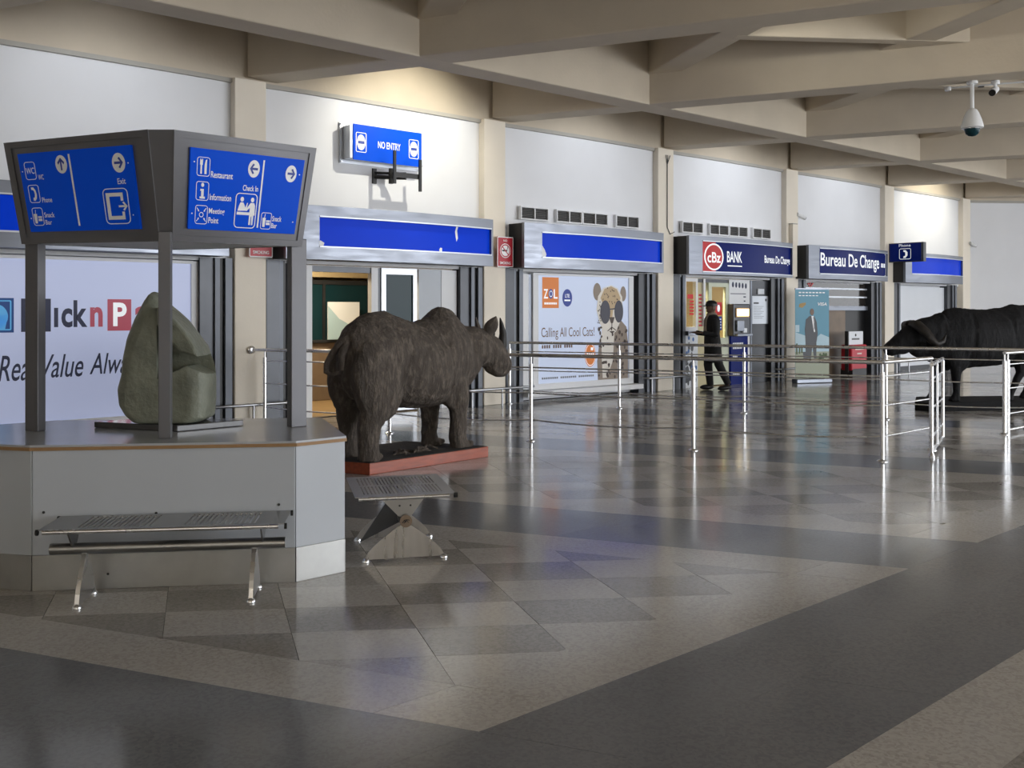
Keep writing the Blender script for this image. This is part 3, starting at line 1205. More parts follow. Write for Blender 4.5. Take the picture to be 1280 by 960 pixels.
# interior of the open shop
t = wthing('shop_counter', 'dark timber service counter with a glazed screen inside the open shop', 'counter', 2.65, -2.2, 0.012)
MB().box(-1.4, 1.3, 0, 0.6, 0, 0.95).build('cabinet', 'woodcounter', t, bevel=0.01)
MB().box(-1.45, 1.35, -0.05, 0.62, 0.95, 1.0).build('counter_top', 'dark', t, bevel=0.006)
for x in (-1.4, -0.25, 0.62):
    MB().box(x, x + 0.05, 0.05, 0.11, 1.0, 1.92).build('mullion', 'dark', t)
MB().box(-1.4, 1.3, 0.05, 0.11, 1.92, 1.99).build('screen_head', 'dark', t)
for x0_, x1_ in ((-1.35, -0.25), (-0.20, 0.62)):
    MB().box(x0_, x1_, 0.07, 0.08, 1.0, 1.92).build('pane', 'glassdark', t)
MB().box(0.62, 1.3, 0.05, 0.12, 1.0, 1.99).build('end_panel', 'dark', t)
t = wthing('notice_board', 'pale notice board leaning on the counter screen', 'board', 2.75, -2.08, 1.02)
MB().box(-0.35, 0.25, 0, 0.02, 0, 0.62).build('board', 'print', t)
p = Print(planar(-0.35, 0, 0.6, 0.62, 0))
p.poly([(0, 0), (1, 0), (1, 0.45), (0.7, 0.38), (0.35, 0.55), (0, 0.9)])
p.build('artwork', 'ink_bannerpale', t)
t = wthing('bulkhead_box', 'beige boxed soffit hanging inside the open shop', 'soffit', 2.65, -2.15, 2.05)
MB().box(-1.4, 1.3, 0, 0.9, 0, 0.54).build('box', 'beige', t)


def room_lamp(i, ds, d, z, power, col, label):
    t = wthing('ceiling_lamp', label, 'lamp', i * BAY + ds, d, z)
    MB().box(-0.3, 0.3, -0.15, 0.15, 0.03, 0.09).build('housing', 'camwhite', t)
    MB().box(-0.27, 0.27, -0.12, 0.12, 0.0, 0.03).build('diffuser', 'lampglow', t)
    l = bpy.data.lights.new('room', 'AREA')
    l.shape = 'RECTANGLE'
    l.size, l.size_y = 0.5, 0.22
    l.energy = power
    l.color = col
    o = bpy.data.objects.new('room_lamp', l)
    COL.objects.link(o)
    o.location = wl(i * BAY + ds, d, z - 0.02)


mat('lampglow', (0.9, 0.85, 0.7), 0.5, emit=1.5, ecol=(1, 0.9, 0.7))
room_lamp(0, 1.7, -1.1, 2.51, 26, (1, 0.84, 0.58), 'flat warm ceiling lamp inside the open shop')
room_lamp(2, 1.2, -1.0, 2.51, 60, (1, 0.86, 0.55), 'flat warm ceiling lamp inside the bank')
room_lamp(3, 1.6, -1.6, 2.51, 5, (1, 0.88, 0.65), 'flat dim ceiling lamp inside the exchange')

# ------------------------------------------------------------------ bank front (bay 2)
t = wthing('bank_teller_window', 'white framed teller window with notices beside the queueing person', 'window', 2 * BAY, 0, 0)
for a, b, c, d in ((0.68, 0.75, 1.10, 2.12), (1.04, 1.10, 1.10, 2.12)):
    MB().box(a, b, 0.0, 0.08, c, d).build('frame', 'white', t)
MB().box(0.75, 1.04, 0.0, 0.08, 2.06, 2.12).build('frame', 'white', t)
MB().box(0.75, 1.04, 0.0, 0.08, 1.10, 1.18).build('frame', 'white', t)
MB().box(0.67, 1.10, -0.12, 0.08, 1.02, 1.10).build('sill', 'alu', t)
lp = MB().box(0.68, 1.10, 0.0, 0.08, 0.0, 1.02).build('lower_panel', 'print', t)
p = Print(planar(0.68, 0, 0.43, 1.02, 0.0))
rs = random.Random(9)
for _ in range(16):
    cx, cy = rs.uniform(0.15, 0.85), rs.uniform(0.1, 0.95)
    p.disc(cx, cy, rs.uniform(0.06, 0.16), rs.uniform(0.03, 0.09), n=9)
p.build('crest_print', 'ink_suit', lp, True)
p = Print(planar(0.68, 0, 0.43, 1.02, 0.0), 0.003)
for _ in range(6):
    p.disc(rs.uniform(0.15, 0.85), rs.uniform(0.3, 0.95), 0.07, 0.04, n=9)
p.build('crest_print', 'ink_crestblue', lp, True)
mat('clearglass', (0.9, 0.95, 0.95), 0.03, trans=1.0, ior=1.1, spec=0.3)
pn = MB().box(0.75, 1.04, 0.05, 0.056, 1.18, 2.06).build('pane', 'clearglass', t)
p = Print(planar(0.75, 1.18, 0.29, 0.88, 0.045))
p.rect(0.3, 0.62, 0.9, 0.72)
for k in range(5):
    p.rect(0.5, 0.26 + k * 0.07, 0.95, 0.305 + k * 0.07)
p.build('rate_notice', 'ink_redglow', pn)

t = wthing('bank_door', 'cream wall and white framed glass door of the bank', 'door', 2 * BAY, 0, 0)
mat('creamwall', (0.62, 0.55, 0.34), 0.6, var=0.05)
MB().box(1.11, 1.42, 0.05, 0.10, 0, 2.12).build('side_wall', 'creamwall', t)
p = Print(planar(1.11, 0, 0.31, 2.12, 0.05))
for k in range(9):
    p.rect(0.25, 0.56 + k * 0.035, 0.62, 0.578 + k * 0.035)
p.build('rate_list', 'ink_red', t)
MB().box(1.28, 1.34, -0.0, 0.05, 1.2, 2.12).build('conduit', 'white', t)
mat('doorcream', (0.62, 0.66, 0.52), 0.45, var=0.04)
d_ = MB().box(1.44, 1.54, 0.0, 0.07, 0.02, 2.05).box(1.99, 2.08, 0.0, 0.07, 0.02, 2.05).box(1.54, 1.99, 0.0, 0.07, 1.97, 2.05).box(1.54, 1.99, 0.0, 0.07, 0.02, 0.95).build('door_leaf', 'doorcream', t)
MB().box(1.54, 1.99, 0.03, 0.036, 0.95, 1.97).build('pane', 'clearglass', d_)
MB().box(1.11, 2.08, 0.02, 0.10, 2.05, 2.12).build('head', 'aludark', t)
p = Print(planar(1.54, 0.95, 0.45, 1.02, 0.025))
p.rect(0.30, 0.45, 0.78, 0.70)
p.build('door_notice', 'ink_redglow', d_)
p.rect(0.32, 0.15, 0.78, 0.42)
p.build('door_notice', 'ink_blue', d_)
p = Print(planar(1.54, 0.95, 0.45, 1.02, 0.025), 0.004)
p.disc(0.54, 0.58, 0.10, 0.07)
for k in range(4):
    p.rect(0.38, 0.19 + k * 0.055, 0.72, 0.21 + k * 0.055)
p.build('door_notice', 'ink_whiteglow', d_)

t = wthing('cash_machine', 'tall blue cash machine with glowing screen beside the bank door', 'cash machine', 2 * BAY - 0.005, 0, 0)
MB().box(2.10, 2.80, 0.0, 0.12, 1.64, 2.12).build('header_panel', 'white', t)
MB().box(2.10, 2.80, 0.0, 0.12, 0.0, 1.64).build('surround', 'white', t)
MB().box(2.10, 2.66, -0.05, 0.0, 0.0, 1.0).build('lower_panel', 'navy', t)
bd = MB().box(2.04, 2.59, -0.16, 0.0, 0.98, 1.63).build('machine_body', 'aludark', t, bevel=0.02)
MB().box(2.09, 2.55, -0.175, -0.15, 1.36, 1.55).build('light_bezel', 'woodedge', bd)
mat('screenglow', (1, 0.85, 0.5), 0.4, emit=1.6, ecol=(1, 0.80, 0.42))
MB().box(2.13, 2.51, -0.185, -0.17, 1.385, 1.53).build('screen', 'screenglow', bd)
p = Print(planar(2.13, 1.385, 0.38, 0.145, -0.186))
p.disc(0.30, 0.45, 0.14, 0.34)
p.rect(0.5, 0.15, 0.94, 0.85)
p.build('screen_print', 'lampglow', bd)
MB().box(2.10, 2.33, -0.21, -0.15, 1.08, 1.30, M=None).build('keypad', 'alu', bd, bevel=0.01)
MB().box(2.31, 2.43, -0.20, -0.15, 1.05, 1.14).build('card_slot', 'print', bd)
MB().box(2.07, 2.57, -0.24, -0.14, 0.98, 1.03).build('shelf', 'alu', bd, bevel=0.008)
p = Print(planar(2.10, 1.64, 0.70, 0.48, 0.0))
for k in range(5):
    p.disc(0.18 + k * 0.155, 0.80 - 0.012 * k, 0.05, 0.12, n=12)
p.rect(0.06, 0.40, 0.80, 0.43)
p.rect(0.68, 0.26, 0.80, 0.31)
p.rect(0.70, 0.08, 0.78, 0.13)
p.build('header_print', 'ink_navy', t)
p = Print(planar(2.10, 0.0, 0.56, 1.0, -0.05))
for z_, n_ in ((0.80, 9), (0.72, 8), (0.55, 4), (0.18, 6)):
    for k in range(n_):
        p.rect(0.10 + k * 0.07, z_, 0.15 + k * 0.07, z_ + 0.045)
p.build('lettering', 'ink_white', t)

t = wthing('black_shop_panel', 'black panel with grey notice sheet right of the cash machine', 'panel', 2 * BAY, 0, 0)
MB().box(2.84, 3.46, 0.02, 0.12, 0, 2.12).build('panel', 'aludark', t)
MB().box(2.80, 2.84, -0.02, 0.12, 0, 2.12).build('edge_strip', 'alu', t)
nb = MB().box(2.88, 3.44, 0.0, 0.02, 1.22, 1.80).build('notice_sheet', 'alulight', t)
p = Print(planar(2.88, 1.22, 0.56, 0.58, 0.0))
p.rect(0.08, 0.72, 0.40, 0.77)
for k in range(8):
    p.rect(0.08, 0.62 - k * 0.06, 0.72 - 0.1 * (k % 3), 0.63 - k * 0.06)
p.disc(0.85, 0.86, 0.05, 0.05)
p.build('notice_print', 'ink_black', nb, True)
MB().box(3.08, 3.30, 0.0, 0.02, 1.84, 1.95).build('small_notice', 'print', t)

# ------------------------------------------------------------------ exchange front (bay 3)
t = wthing('barred_shutter_front', 'dark currency exchange window with pale horizontal bars', 'window', 3 * BAY, 0, 0)
mat('glassbrown', (0.035, 0.030, 0.027), 0.12, var=0.15, vscale=3)
MB().box(0.62, 3.42, 0.10, 0.14, 1.50, 2.12).build('upper_pane', 'glassbrown', t)
for z in (1.98, 1.79):
    MB().box(0.62, 3.42, 0.05, 0.10, z, z + 0.035).build('bar', 'alulight', t)
MB().box(0.62, 3.42, 0.03, 0.10, 1.50, 1.60).build('transom', 'alu', t)
MB().box(0.62, 2.55, 0.12, 0.16, 0.0, 1.50).build('lower_panel', 'woodcounter', t)
MB().box(2.55, 3.42, 0.12, 0.16, 0.0, 1.50).build('door_leaf', 'black', t)
p = Print(planar(0.9, 1.98, 0.3, 0.14, 0.09))
for a, b in ((0.2, 0.8), (0.35, 0.5), (0.5, 0.2), (0.62, 0.6), (0.75, 0.85), (0.45, 0.9)):
    p.disc(a, b, 0.10, 0.14, n=8)
p.build('red_sticker', 'ink_redglow', t, True)

# ------------------------------------------------------------------ blank panel (bay 4)
t = wthing('blank_lightbox', 'blank white panel under the blue strip by the end wall', 'panel', 4 * BAY, 0, 0)
MB().box(0.66, 3.16, 0.03, 0.15, 0.1, 2.10).build('panel', 'print', t)
MB().box(0.66, 3.16, 0.0, 0.15, 0.0, 0.1).build('base', 'aludark', t)


# ------------------------------------------------------------------ vents
def vent(s, z, w, h, label):
    t = wthing('air_vent', label, 'vent', s, 0.115, z, 'louvred vents above the sign boxes')
    b = 0.022
    MB().box(0, w, 0, 0.06, 0, b).box(0, w, 0, 0.06, h - b, h).box(0, b, 0, 0.06, b, h - b).box(w - b, w, 0, 0.06, b, h - b).box(w / 2 - b / 2, w / 2 + b / 2, 0, 0.06, b, h - b).build('frame', 'white', t)
    MB().box(b, w - b, 0.04, 0.06, b, h - b).build('backing', 'black', t)
    for c in (b, w / 2 + b / 2):
        for k in range(6):
            z0 = b + (h - 2 * b) * (k + 0.3) / 6
            Mx = Matrix.Translation((c, 0.022, z0)) @ Matrix.Rotation(R(35), 4, 'X')
            MB().box(0, w / 2 - 1.5 * b, -0.012, 0.012, 0, 0.004, M=Mx).build('slat', 'ventgrey', t)


mat('ventgrey', (0.16, 0.155, 0.15), 0.5, var=0.1)
VL = ('twin louvre vent over the big cat lightbox', 'twin louvre vent over the bank sign')
for i, xs in ((1, ((4.70, 0.62), (5.50, 0.605), (6.115, 0.63), (6.95, 0.61))),
              (2, ((8.78, 0.63), (9.61, 0.61), (10.24, 0.62), (11.03, 0.63)))):
    for k, (s, w) in enumerate(xs):
        near_ = (('nearest the no smoking column', 'joined pair, no smoking side', 'joined pair, cable side', 'nearest the column with the cable'),
                 ('nearest the column with the cable', 'joined pair, cable side', 'joined pair, trunking side', 'nearest the trunking column'))[i - 1][k]
        vent(s, 2.985, w, 0.22, VL[i - 1] + ', ' + near_)

# ------------------------------------------------------------------ no entry board and bracket
t = wthing('no_entry_sign', 'blue NO ENTRY board in a pale metal case on the white wall', 'sign', 1.36, 0.06, 3.575)
MB().box(0, 1.34, -0.02, 0.06, 0, 0.57).build('back_plate', 'alulight', t)
MB().box(0.05, 1.31, -0.20, -0.02, 0.05, 0.52).build('case', 'alulight', t, bevel=0.008)
sp = MB().box(0.10, 1.26, -0.212, -0.20, 0.035, 0.535).build('sign_panel', 'bluesign', t)
for a in (0.02, 1.32):
    for b in (0.02, 0.55):
        MB().lathe([(0.012, 0), (0.012, 0.01)], (a, -0.03, b), 8, M=Matrix.Rotation(R(90), 3, 'X')).build('bolt', 'steel', t)
fn = planar(0.10, 0.035, 1.16, 0.50, -0.212)
p = Print(fn)
p.text('NO ENTRY', 0.35, 0.40, 0.68, 0.60, 0.012)
for c in (0.11, 0.88):
    p.rrect(c - 0.075, 0.22, c + 0.075, 0.78, 0.02, 0.05, 0.01, 0.02)
    p.disc(c, 0.5, 0.06, 0.22)
p.build('lettering', 'ink_white', sp)
p = Print(fn, 0.004)
for c in (0.11, 0.88):
    p.rect(c - 0.045, 0.46, c + 0.045, 0.54)
p.build('bar_mark', 'ink_blue', sp)

t = wthing('television_bracket', 'empty black television wall bracket below the no entry board', 'bracket', 2.1, 0.0, 3.35)
MB().box(-0.2, -0.13, -0.08, 0.0, -0.02, 0.2).build('wall_plate', 'black', t, bevel=0.005)
MB().tube([(-0.16, -0.07, 0.08), (0.02, -0.22, 0.07), (0.16, -0.40, 0.06)], 0.03, 8).build('arm', 'black', t)
MB().tube([(-0.16, -0.07, 0.14), (0.02, -0.22, 0.13), (0.16, -0.40, 0.12)], 0.018, 8).build('arm', 'black', t)
MB().tube([(0.02, -0.22, -0.02), (0.02, -0.22, 0.2)], 0.035, 8).build('pivot', 'black', t)
MB().box(-0.08, 0.4, -0.45, -0.42, 0.05, 0.12).build('cross_bar', 'black', t)
MB().box(-0.10, -0.06, -0.48, -0.45, -0.05, 0.42).build('hook_rail', 'black', t)
MB().box(0.34, 0.38, -0.48, -0.45, -0.13, 0.33).build('hook_rail', 'black', t)


# ------------------------------------------------------------------ no smoking signs
def nosmoking(s, d, z, label, w=0.33, h=0.48):
    t = wthing('no_smoking_sign', label, 'sign', s, d, z)
    MB().box(0, w, -0.012, 0, 0, h).build('plate', 'red', t)
    MB().box(0.05, 0.09, 0, 0.06, 0.1, h - 0.1).build('bracket', 'alu', t)
    MB().box(w - 0.09, w - 0.05, 0, 0.06, 0.1, h - 0.1).build('bracket', 'alu', t)
    fn = planar(0, 0, w, h, -0.012)
    p = Print(fn)
    p.rrect(0.0, 0.0, 1, 1, 0.05, 0.035, 0.04, 0.028)
    p.disc(0.5, 0.54, 0.34, 0.24)
    p.text('NO', 0.38, 0.84, 0.62, 0.91, 0.01)
    p.text('SMOKING', 0.16, 0.09, 0.84, 0.18, 0.012)
    p.build('lettering', 'ink_white', t)
    p = Print(fn, 0.004)
    p.ring(0.5, 0.54, 0.31, 0.215, 0.055, 0.038)
    p.line([(0.30, 0.68), (0.70, 0.40)], 0.05, asp=0.7)
    p.build('prohibition_ring', 'ink_red', t)
    p = Print(fn, 0.003)
    p.rect(0.30, 0.52, 0.62, 0.57)
    p.line([(0.60, 0.58), (0.66, 0.64), (0.62, 0.68)], 0.025)
    p.build('cigarette', 'ink_black', t)


nosmoking(4.12, 0.20, 2.19, 'red NO SMOKING sign on the column between the two blue strips')
nosmoking(-0.06, 0.20, 2.195, 'red smoking ban sign on the column behind the kiosk sign')

# ------------------------------------------------------------------ phone sign
t = thing('phone_sign', 'navy projecting sign with white telephone handset on the column', 'sign', wl(16.52, 0.13, 2.66), TH - R(90))
MB().box(-0.03, 0.86, -0.0, 0.14, 0.0, 0.46).build('case', 'aludark', t, bevel=0.01)
sp = MB().box(0.03, 0.80, -0.012, 0.0, 0.02, 0.44).build('sign_panel', 'navy', t)
fn = planar(0.03, 0.02, 0.77, 0.42, -0.012)
p = Print(fn)
p.text('Phone', 0.30, 0.82, 0.68, 0.97, 0.004)
p.rrect(0.31, 0.10, 0.69, 0.72, 0.05, 0.10, 0.015, 0.03)
p.poly([(0.44, 0.62), (0.52, 0.62), (0.58, 0.50), (0.58, 0.32), (0.52, 0.18), (0.44, 0.18), (0.45, 0.27), (0.50, 0.30), (0.51, 0.40), (0.50, 0.50), (0.45, 0.53)])
p.build('lettering', 'ink_whiteglow', sp)

# ================================================================== KIOSK
KA = math.atan2(5.299 - 5.127, -1.201 + 2.56)
KO = Vector((-1.88, 5.213, 0))
KT, KN = Vector((math.cos(KA), math.sin(KA), 0)), Vector((-math.sin(KA), math.cos(KA), 0))


def kl(p):
    """world xy -> kiosk local xy"""
    q = Vector((p[0], p[1], 0)) - KO
    return (q.dot(KT), q.dot(KN))


KZ = 0.78
kiosk = thing('information_kiosk', 'grey panelled kiosk base carrying a slanted blue direction sign on posts', 'kiosk', KO, KA)
KP = [(-0.69, 0), (0.69, 0), (0.951, 0.18), (0.746, 1.151), (-0.95, 1.20), (-1.62, 0.75), (-1.40, 0.27)]
n = len(KP)
core = [(x * 0.97, 0.03 + y * 0.95) for x, y in KP]
MB().prism(core, 0.0, KZ - 0.04).build('core', 'dark', kiosk)
for i in range(n):
    a, b = Vector(KP[i]), Vector(KP[(i + 1) % n])
    e = (b - a).normalized()
    nr = Vector((e.y, -e.x))
    g = 0.0025
    a2, b2 = a + e * g, b - e * g
    q = [a2, b2, b2 - nr * 0.035, a2 - nr * 0.035]
    MB().prism([tuple(v) for v in q], 0.19, KZ - 0.03).build('side_panel', 'kiosk', kiosk, bevel=0.003)
    a3, b3 = a2 + nr * 0.003, b2 + nr * 0.003
    q = [a3, b3, b3 - nr * 0.03, a3 - nr * 0.03]
    MB().prism([tuple(v) for v in q], 0.0, 0.19).build('kick_plate', 'kick', kiosk, bevel=0.002)
ov = [(x * 1.012, y * 1.012 - 0.012) for x, y in KP]
MB().prism(ov, KZ - 0.03, KZ - 0.012).build('edge_trim', 'woodedge', kiosk)
MB().prism([(x * 1.008, y * 1.008 - 0.008) for x, y in KP], KZ - 0.012, KZ).build('top', 'kiosktop', kiosk)
# small screw heads on the front
for x, z in ((-0.05, 0.40), (0.60, 0.43), (-0.63, 0.42), (-0.30, 0.08)):
    MB().lathe([(0.008, 0), (0.006, 0.005)], (x, -0.0005, z), 8, M=Matrix.Rotation(R(90), 3, 'X')).build('screw', 'black', kiosk)

ST = [kl(p) for p in ((-3.05, 5.77), (-2.02, 5.335), (-1.88, 5.335), (-1.213, 5.94), (-2.31, 6.42))]
SB = [kl(p) for p in ((-2.905, 5.70), (-2.0, 5.46), (-1.935, 5.46), (-1.30, 5.92), (-2.25, 6.25))]
SZ0, SZ1 = 1.893, 2.505
# posts
for (px, py), w, dpt, ax in (((-2.85, 5.74), 0.10, 0.06, -20.5), ((-1.955, 5.415), 0.066, 0.066, 10), ((-1.335, 5.955), 0.105, 0.06, 40.5), ((-2.25, 6.20), 0.05, 0.05, 10)):
    x, y = kl((px, py))
    Mx = Matrix.Translation((x, y, 0)) @ Matrix.Rotation(R(ax) - KA, 4, 'Z')
    MB().box(-w / 2, w / 2, -dpt / 2, dpt / 2, KZ, SZ0 + 0.05, M=Mx).build('post', 'signframe', kiosk, bevel=0.004)


def face(i):
    j = (i + 1) % 5
    A, B = Vector((*ST[i], SZ1)), Vector((*ST[j], SZ1))
    C, D = Vector((*SB[j], SZ0)), Vector((*SB[i], SZ0))
    nr = (B - A).cross(D - A).normalized()
    cen = Vector((sum(p[0] for p in ST) / 5, sum(p[1] for p in ST) / 5, 2.2))
    if nr.dot((A + B + C + D) / 4 - cen) < 0:
        nr = -nr

    def fn(u, v, l):
        p = (D * (1 - u) + C * u) * (1 - v) + (A * (1 - u) + B * u) * v
        return p + nr * l
    return fn


def slab_on(fn, u0, v0, u1, v1, l0, l1):
    m = MB()
    N_ = 10
    vs = [fn(u0 + (u1 - u0) * i / N_, v0 + (v1 - v0) * j / N_, l) for l in (l0, l1) for j in range(N_ + 1) for i in range(N_ + 1)]
    k = N_ + 1
    fs = []
    for j in range(N_):
        for i in range(N_):
            fs.append((j * k + i, j * k + i + 1, (j + 1) * k + i + 1, (j + 1) * k + i))
            fs.append(tuple(q + k * k for q in fs[-1]))
    rim = [i for i in range(k)] + [j * k + N_ for j in range(1, k)] + [N_ * k + i for i in range(N_ - 1, -1, -1)] + [j * k for j in range(N_ - 1, 0, -1)]
    fs += [(rim[i], rim[(i + 1) % len(rim)], rim[(i + 1) % len(rim)] + k * k, rim[i] + k * k) for i in range(len(rim))]
    return m.add(vs, fs)


faces = [face(i) for i in range(5)]
body = MB()
nn = 5
vs = [(*p, SZ0) for p in SB] + [(*p, SZ1) for p in ST]
body.add(vs, [(9, 8, 7, 6, 5)])
for fc in faces:
    body.add([fc(i / 10, j / 10, 0) for j in range(11) for i in range(11)], [(j * 11 + i, j * 11 + i + 1, j * 11 + i + 12, j * 11 + i + 11) for j in range(10) for i in range(10)])
sbx = body.build('sign_box', 'signframe', kiosk)
MB().prism([(p[0] * 0.985, p[1] * 0.985 + 0.01) for p in SB], SZ0 + 0.003, SZ0 + 0.02).build('sign_soffit', 'white', kiosk)
for fi in (0, 2):
    fn = faces[fi]
    # raised rim and rebate round the panel
    for (u0, v0, u1, v1) in ((0.0, 0.94, 1, 1.0), (0, 0, 1, 0.06), (0, 0.06, 0.045, 0.94), (0.955, 0.06, 1, 0.94)):
        slab_on(fn, u0, v0, u1, v1, -0.002, 0.008).build('sign_rim', 'signframe', kiosk)

# --- left panel (WC, phone, snack bar, exit)
PU0, PU1, PV0, PV1 = 0.095, 0.885, 0.115, 0.875
base = faces[0]
pf = lambda u, v, l: base(PU0 + (PU1 - PU0) * u, PV0 + (PV1 - PV0) * v, l)
pan = slab_on(base, PU0, PV0, PU1, PV1, -0.002, 0.016).build('sign_panel', 'bluesign', kiosk)
LIFT = 0.0175
p = Print(pf, LIFT)


def phone(p, cx, cy, w, h):
    p.poly([(cx + w * a, cy + h * b) for a, b in ((-0.30, 0.42), (0.0, 0.42), (0.22, 0.22), (0.30, -0.05), (0.22, -0.30), (0.0, -0.45), (-0.22, -0.42), (-0.18, -0.24), (0.0, -0.22), (0.06, -0.02), (0.02, 0.16), (-0.10, 0.24), (-0.28, 0.26))])


def snack(p, cx, cy, w, h):
    p.poly([(cx - 0.36 * w, cy + 0.20 * h), (cx - 0.04 * w, cy + 0.20 * h), (cx - 0.08 * w, cy - 0.40 * h), (cx - 0.30 * w, cy - 0.40 * h)])
    p.line([(cx - 0.18 * w, cy + 0.18 * h), (cx - 0.12 * w, cy + 0.46 * h)], 0.05 * w)
    p.poly([(cx + 0.02 * w, cy + 0.05 * h), (cx + 0.38 * w, cy + 0.05 * h), (cx + 0.38 * w, cy - 0.07 * h), (cx + 0.02 * w, cy - 0.07 * h)])
    p.poly([(cx + 0.02 * w, cy - 0.11 * h), (cx + 0.38 * w, cy - 0.11 * h), (cx + 0.38 * w, cy - 0.26 * h), (cx + 0.02 * w, cy - 0.26 * h)])


def arrow(p, cx, cy, rx, ry, ang_, l=0.0):
    c, s_ = math.cos(R(ang_)), math.sin(R(ang_))

    def T(a, b):
        return (cx + rx * (a * c - b * s_), cy + ry * (a * s_ + b * c))
    p.poly([T(-0.72, 0.14), (T(0.30, 0.14)), T(-0.05, 0.52), T(0.22, 0.66), T(0.78, 0.0), T(0.22, -0.66), T(-0.05, -0.52), T(0.30, -0.14), T(-0.72, -0.14)], l)


for cy in (0.775, 0.48, 0.19):
    p.rrect(0.045, cy - 0.115, 0.145, cy + 0.115, 0.022, 0.035, 0.006, 0.009)
p.text('WC', 0.056, 0.735, 0.133, 0.815, 0.012)
p.text('WC', 0.158, 0.655, 0.208, 0.72, 0.014)
p.text('Phone', 0.158, 0.365, 0.25, 0.43, 0.014)
p.text('Snack', 0.155, 0.175, 0.25, 0.24, 0.014)
p.text('Bar', 0.155, 0.085, 0.215, 0.145, 0.014)
phone(p, 0.096, 0.48, 0.075, 0.20)
snack(p, 0.092, 0.185, 0.10, 0.20)
p.poly([(0.455, 0.95), (0.471, 0.95), (0.471, 0.06), (0.455, 0.06)])
p.disc(0.385, 0.83, 0.052, 0.115)
p.disc(0.885, 0.80, 0.056, 0.118)
p.rrect(0.71, 0.065, 0.93, 0.50, 0.04, 0.06, 0.008, 0.011)
p.poly([(0.735, 0.12), (0.885, 0.12), (0.885, 0.215), (0.862, 0.215), (0.862, 0.165), (0.765, 0.165), (0.765, 0.40), (0.862, 0.40), (0.862, 0.345), (0.885, 0.345), (0.885, 0.445), (0.735, 0.445)])
arrow(p, 0.875, 0.28, 0.052, 0.085, 0)
p.text('Exit', 0.855, 0.545, 0.925, 0.615, 0.014)
for a, b in ((0.022, 0.77), (0.028, 0.17), (0.965, 0.79), (0.955, 0.17)):
    p.disc(a, b, 0.006, 0.009, n=8)
p.build('lettering', 'ink_white', pan)
p = Print(pf, LIFT + 0.002)
arrow(p, 0.385, 0.83, 0.047, 0.105, 90)
p.build('arrow', 'ink_blue', pan)
arrow(p, 0.885, 0.80, 0.05, 0.105, 0)
p.build('arrow', 'ink_blue', pan)

# --- right panel (restaurant, information, meeting point, check in, snack bar)
PU0, PU1, PV0, PV1 = 0.105, 0.918, 0.125, 0.865
base2 = faces[2]
pf = lambda u, v, l: base2(PU0 + (PU1 - PU0) * u, PV0 + (PV1 - PV0) * v, l)
pan = slab_on(base2, PU0, PV0, PU1, PV1, -0.002, 0.016).build('sign_panel', 'bluesign', kiosk)
p = Print(pf, LIFT)
for cy in (0.78, 0.48, 0.185):
    p.rrect(0.055, cy - 0.118, 0.165, cy + 0.118, 0.022, 0.035, 0.005, 0.008)
p.text('Restaurant', 0.175, 0.655, 0.365, 0.735, 0.014)
p.text('Information', 0.175, 0.375, 0.365, 0.455, 0.014)
p.text('Meeting', 0.175, 0.185, 0.315, 0.275, 0.014)
p.text('Point', 0.175, 0.085, 0.265, 0.16, 0.014)
# knife and fork
p.rect(0.085, 0.69, 0.098, 0.86)
p.rect(0.080, 0.80, 0.103, 0.83)
for a in (0.080, 0.0895, 0.099):
    p.rect(a, 0.83, a + 0.005, 0.875)
p.poly([(0.12, 0.69), (0.138, 0.69), (0.138, 0.875), (0.125, 0.86), (0.118, 0.80)])
# i
p.disc(0.110, 0.555, 0.013, 0.026, n=14)
p.poly([(0.092, 0.505), (0.122, 0.505), (0.122, 0.41), (0.134, 0.41), (0.134, 0.385), (0.088, 0.385), (0.088, 0.41), (0.100, 0.41), (0.100, 0.48), (0.092, 0.48)])
# meeting point
p.ring(0.110, 0.185, 0.020, 0.033, 0.006, 0.010)
for sx in (-1, 1):
    for sy in (-1, 1):
        p.line([(0.110 + sx * 0.042, 0.185 + sy * 0.085), (0.110 + sx * 0.022, 0.185 + sy * 0.045)], 0.007)
        p.poly([(0.110 + sx * 0.019, 0.185 + sy * 0.036), (0.110 + sx * 0.034, 0.185 + sy * 0.045), (0.110 + sx * 0.024, 0.185 + sy * 0.068)])
p.disc(0.545, 0.815, 0.052, 0.113)
p.disc(0.888, 0.80, 0.052, 0.113)
p.poly([(0.622, 0.94), (0.636, 0.94), (0.636, 0.06), (0.622, 0.06)])
p.text('Check In', 0.462, 0.525, 0.60, 0.60, 0.014)
p.rrect(0.405, 0.045, 0.605, 0.495, 0.035, 0.055, 0.008, 0.011)
# clerk and traveller
p.disc(0.465, 0.415, 0.016, 0.031, n=14)
p.poly([(0.430, 0.265), (0.440, 0.33), (0.452, 0.375), (0.478, 0.375), (0.490, 0.345), (0.500, 0.31), (0.512, 0.37), (0.520, 0.375), (0.512, 0.27), (0.490, 0.27)])
p.disc(0.560, 0.415, 0.016, 0.031, n=14)
p.poly([(0.505, 0.285), (0.545, 0.375), (0.578, 0.375), (0.588, 0.34), (0.590, 0.23), (0.582, 0.225), (0.580, 0.09), (0.566, 0.09), (0.563, 0.20), (0.558, 0.20), (0.556, 0.09), (0.541, 0.09), (0.541, 0.225), (0.541, 0.31), (0.512, 0.265)])
p.rect(0.425, 0.215, 0.592, 0.252)
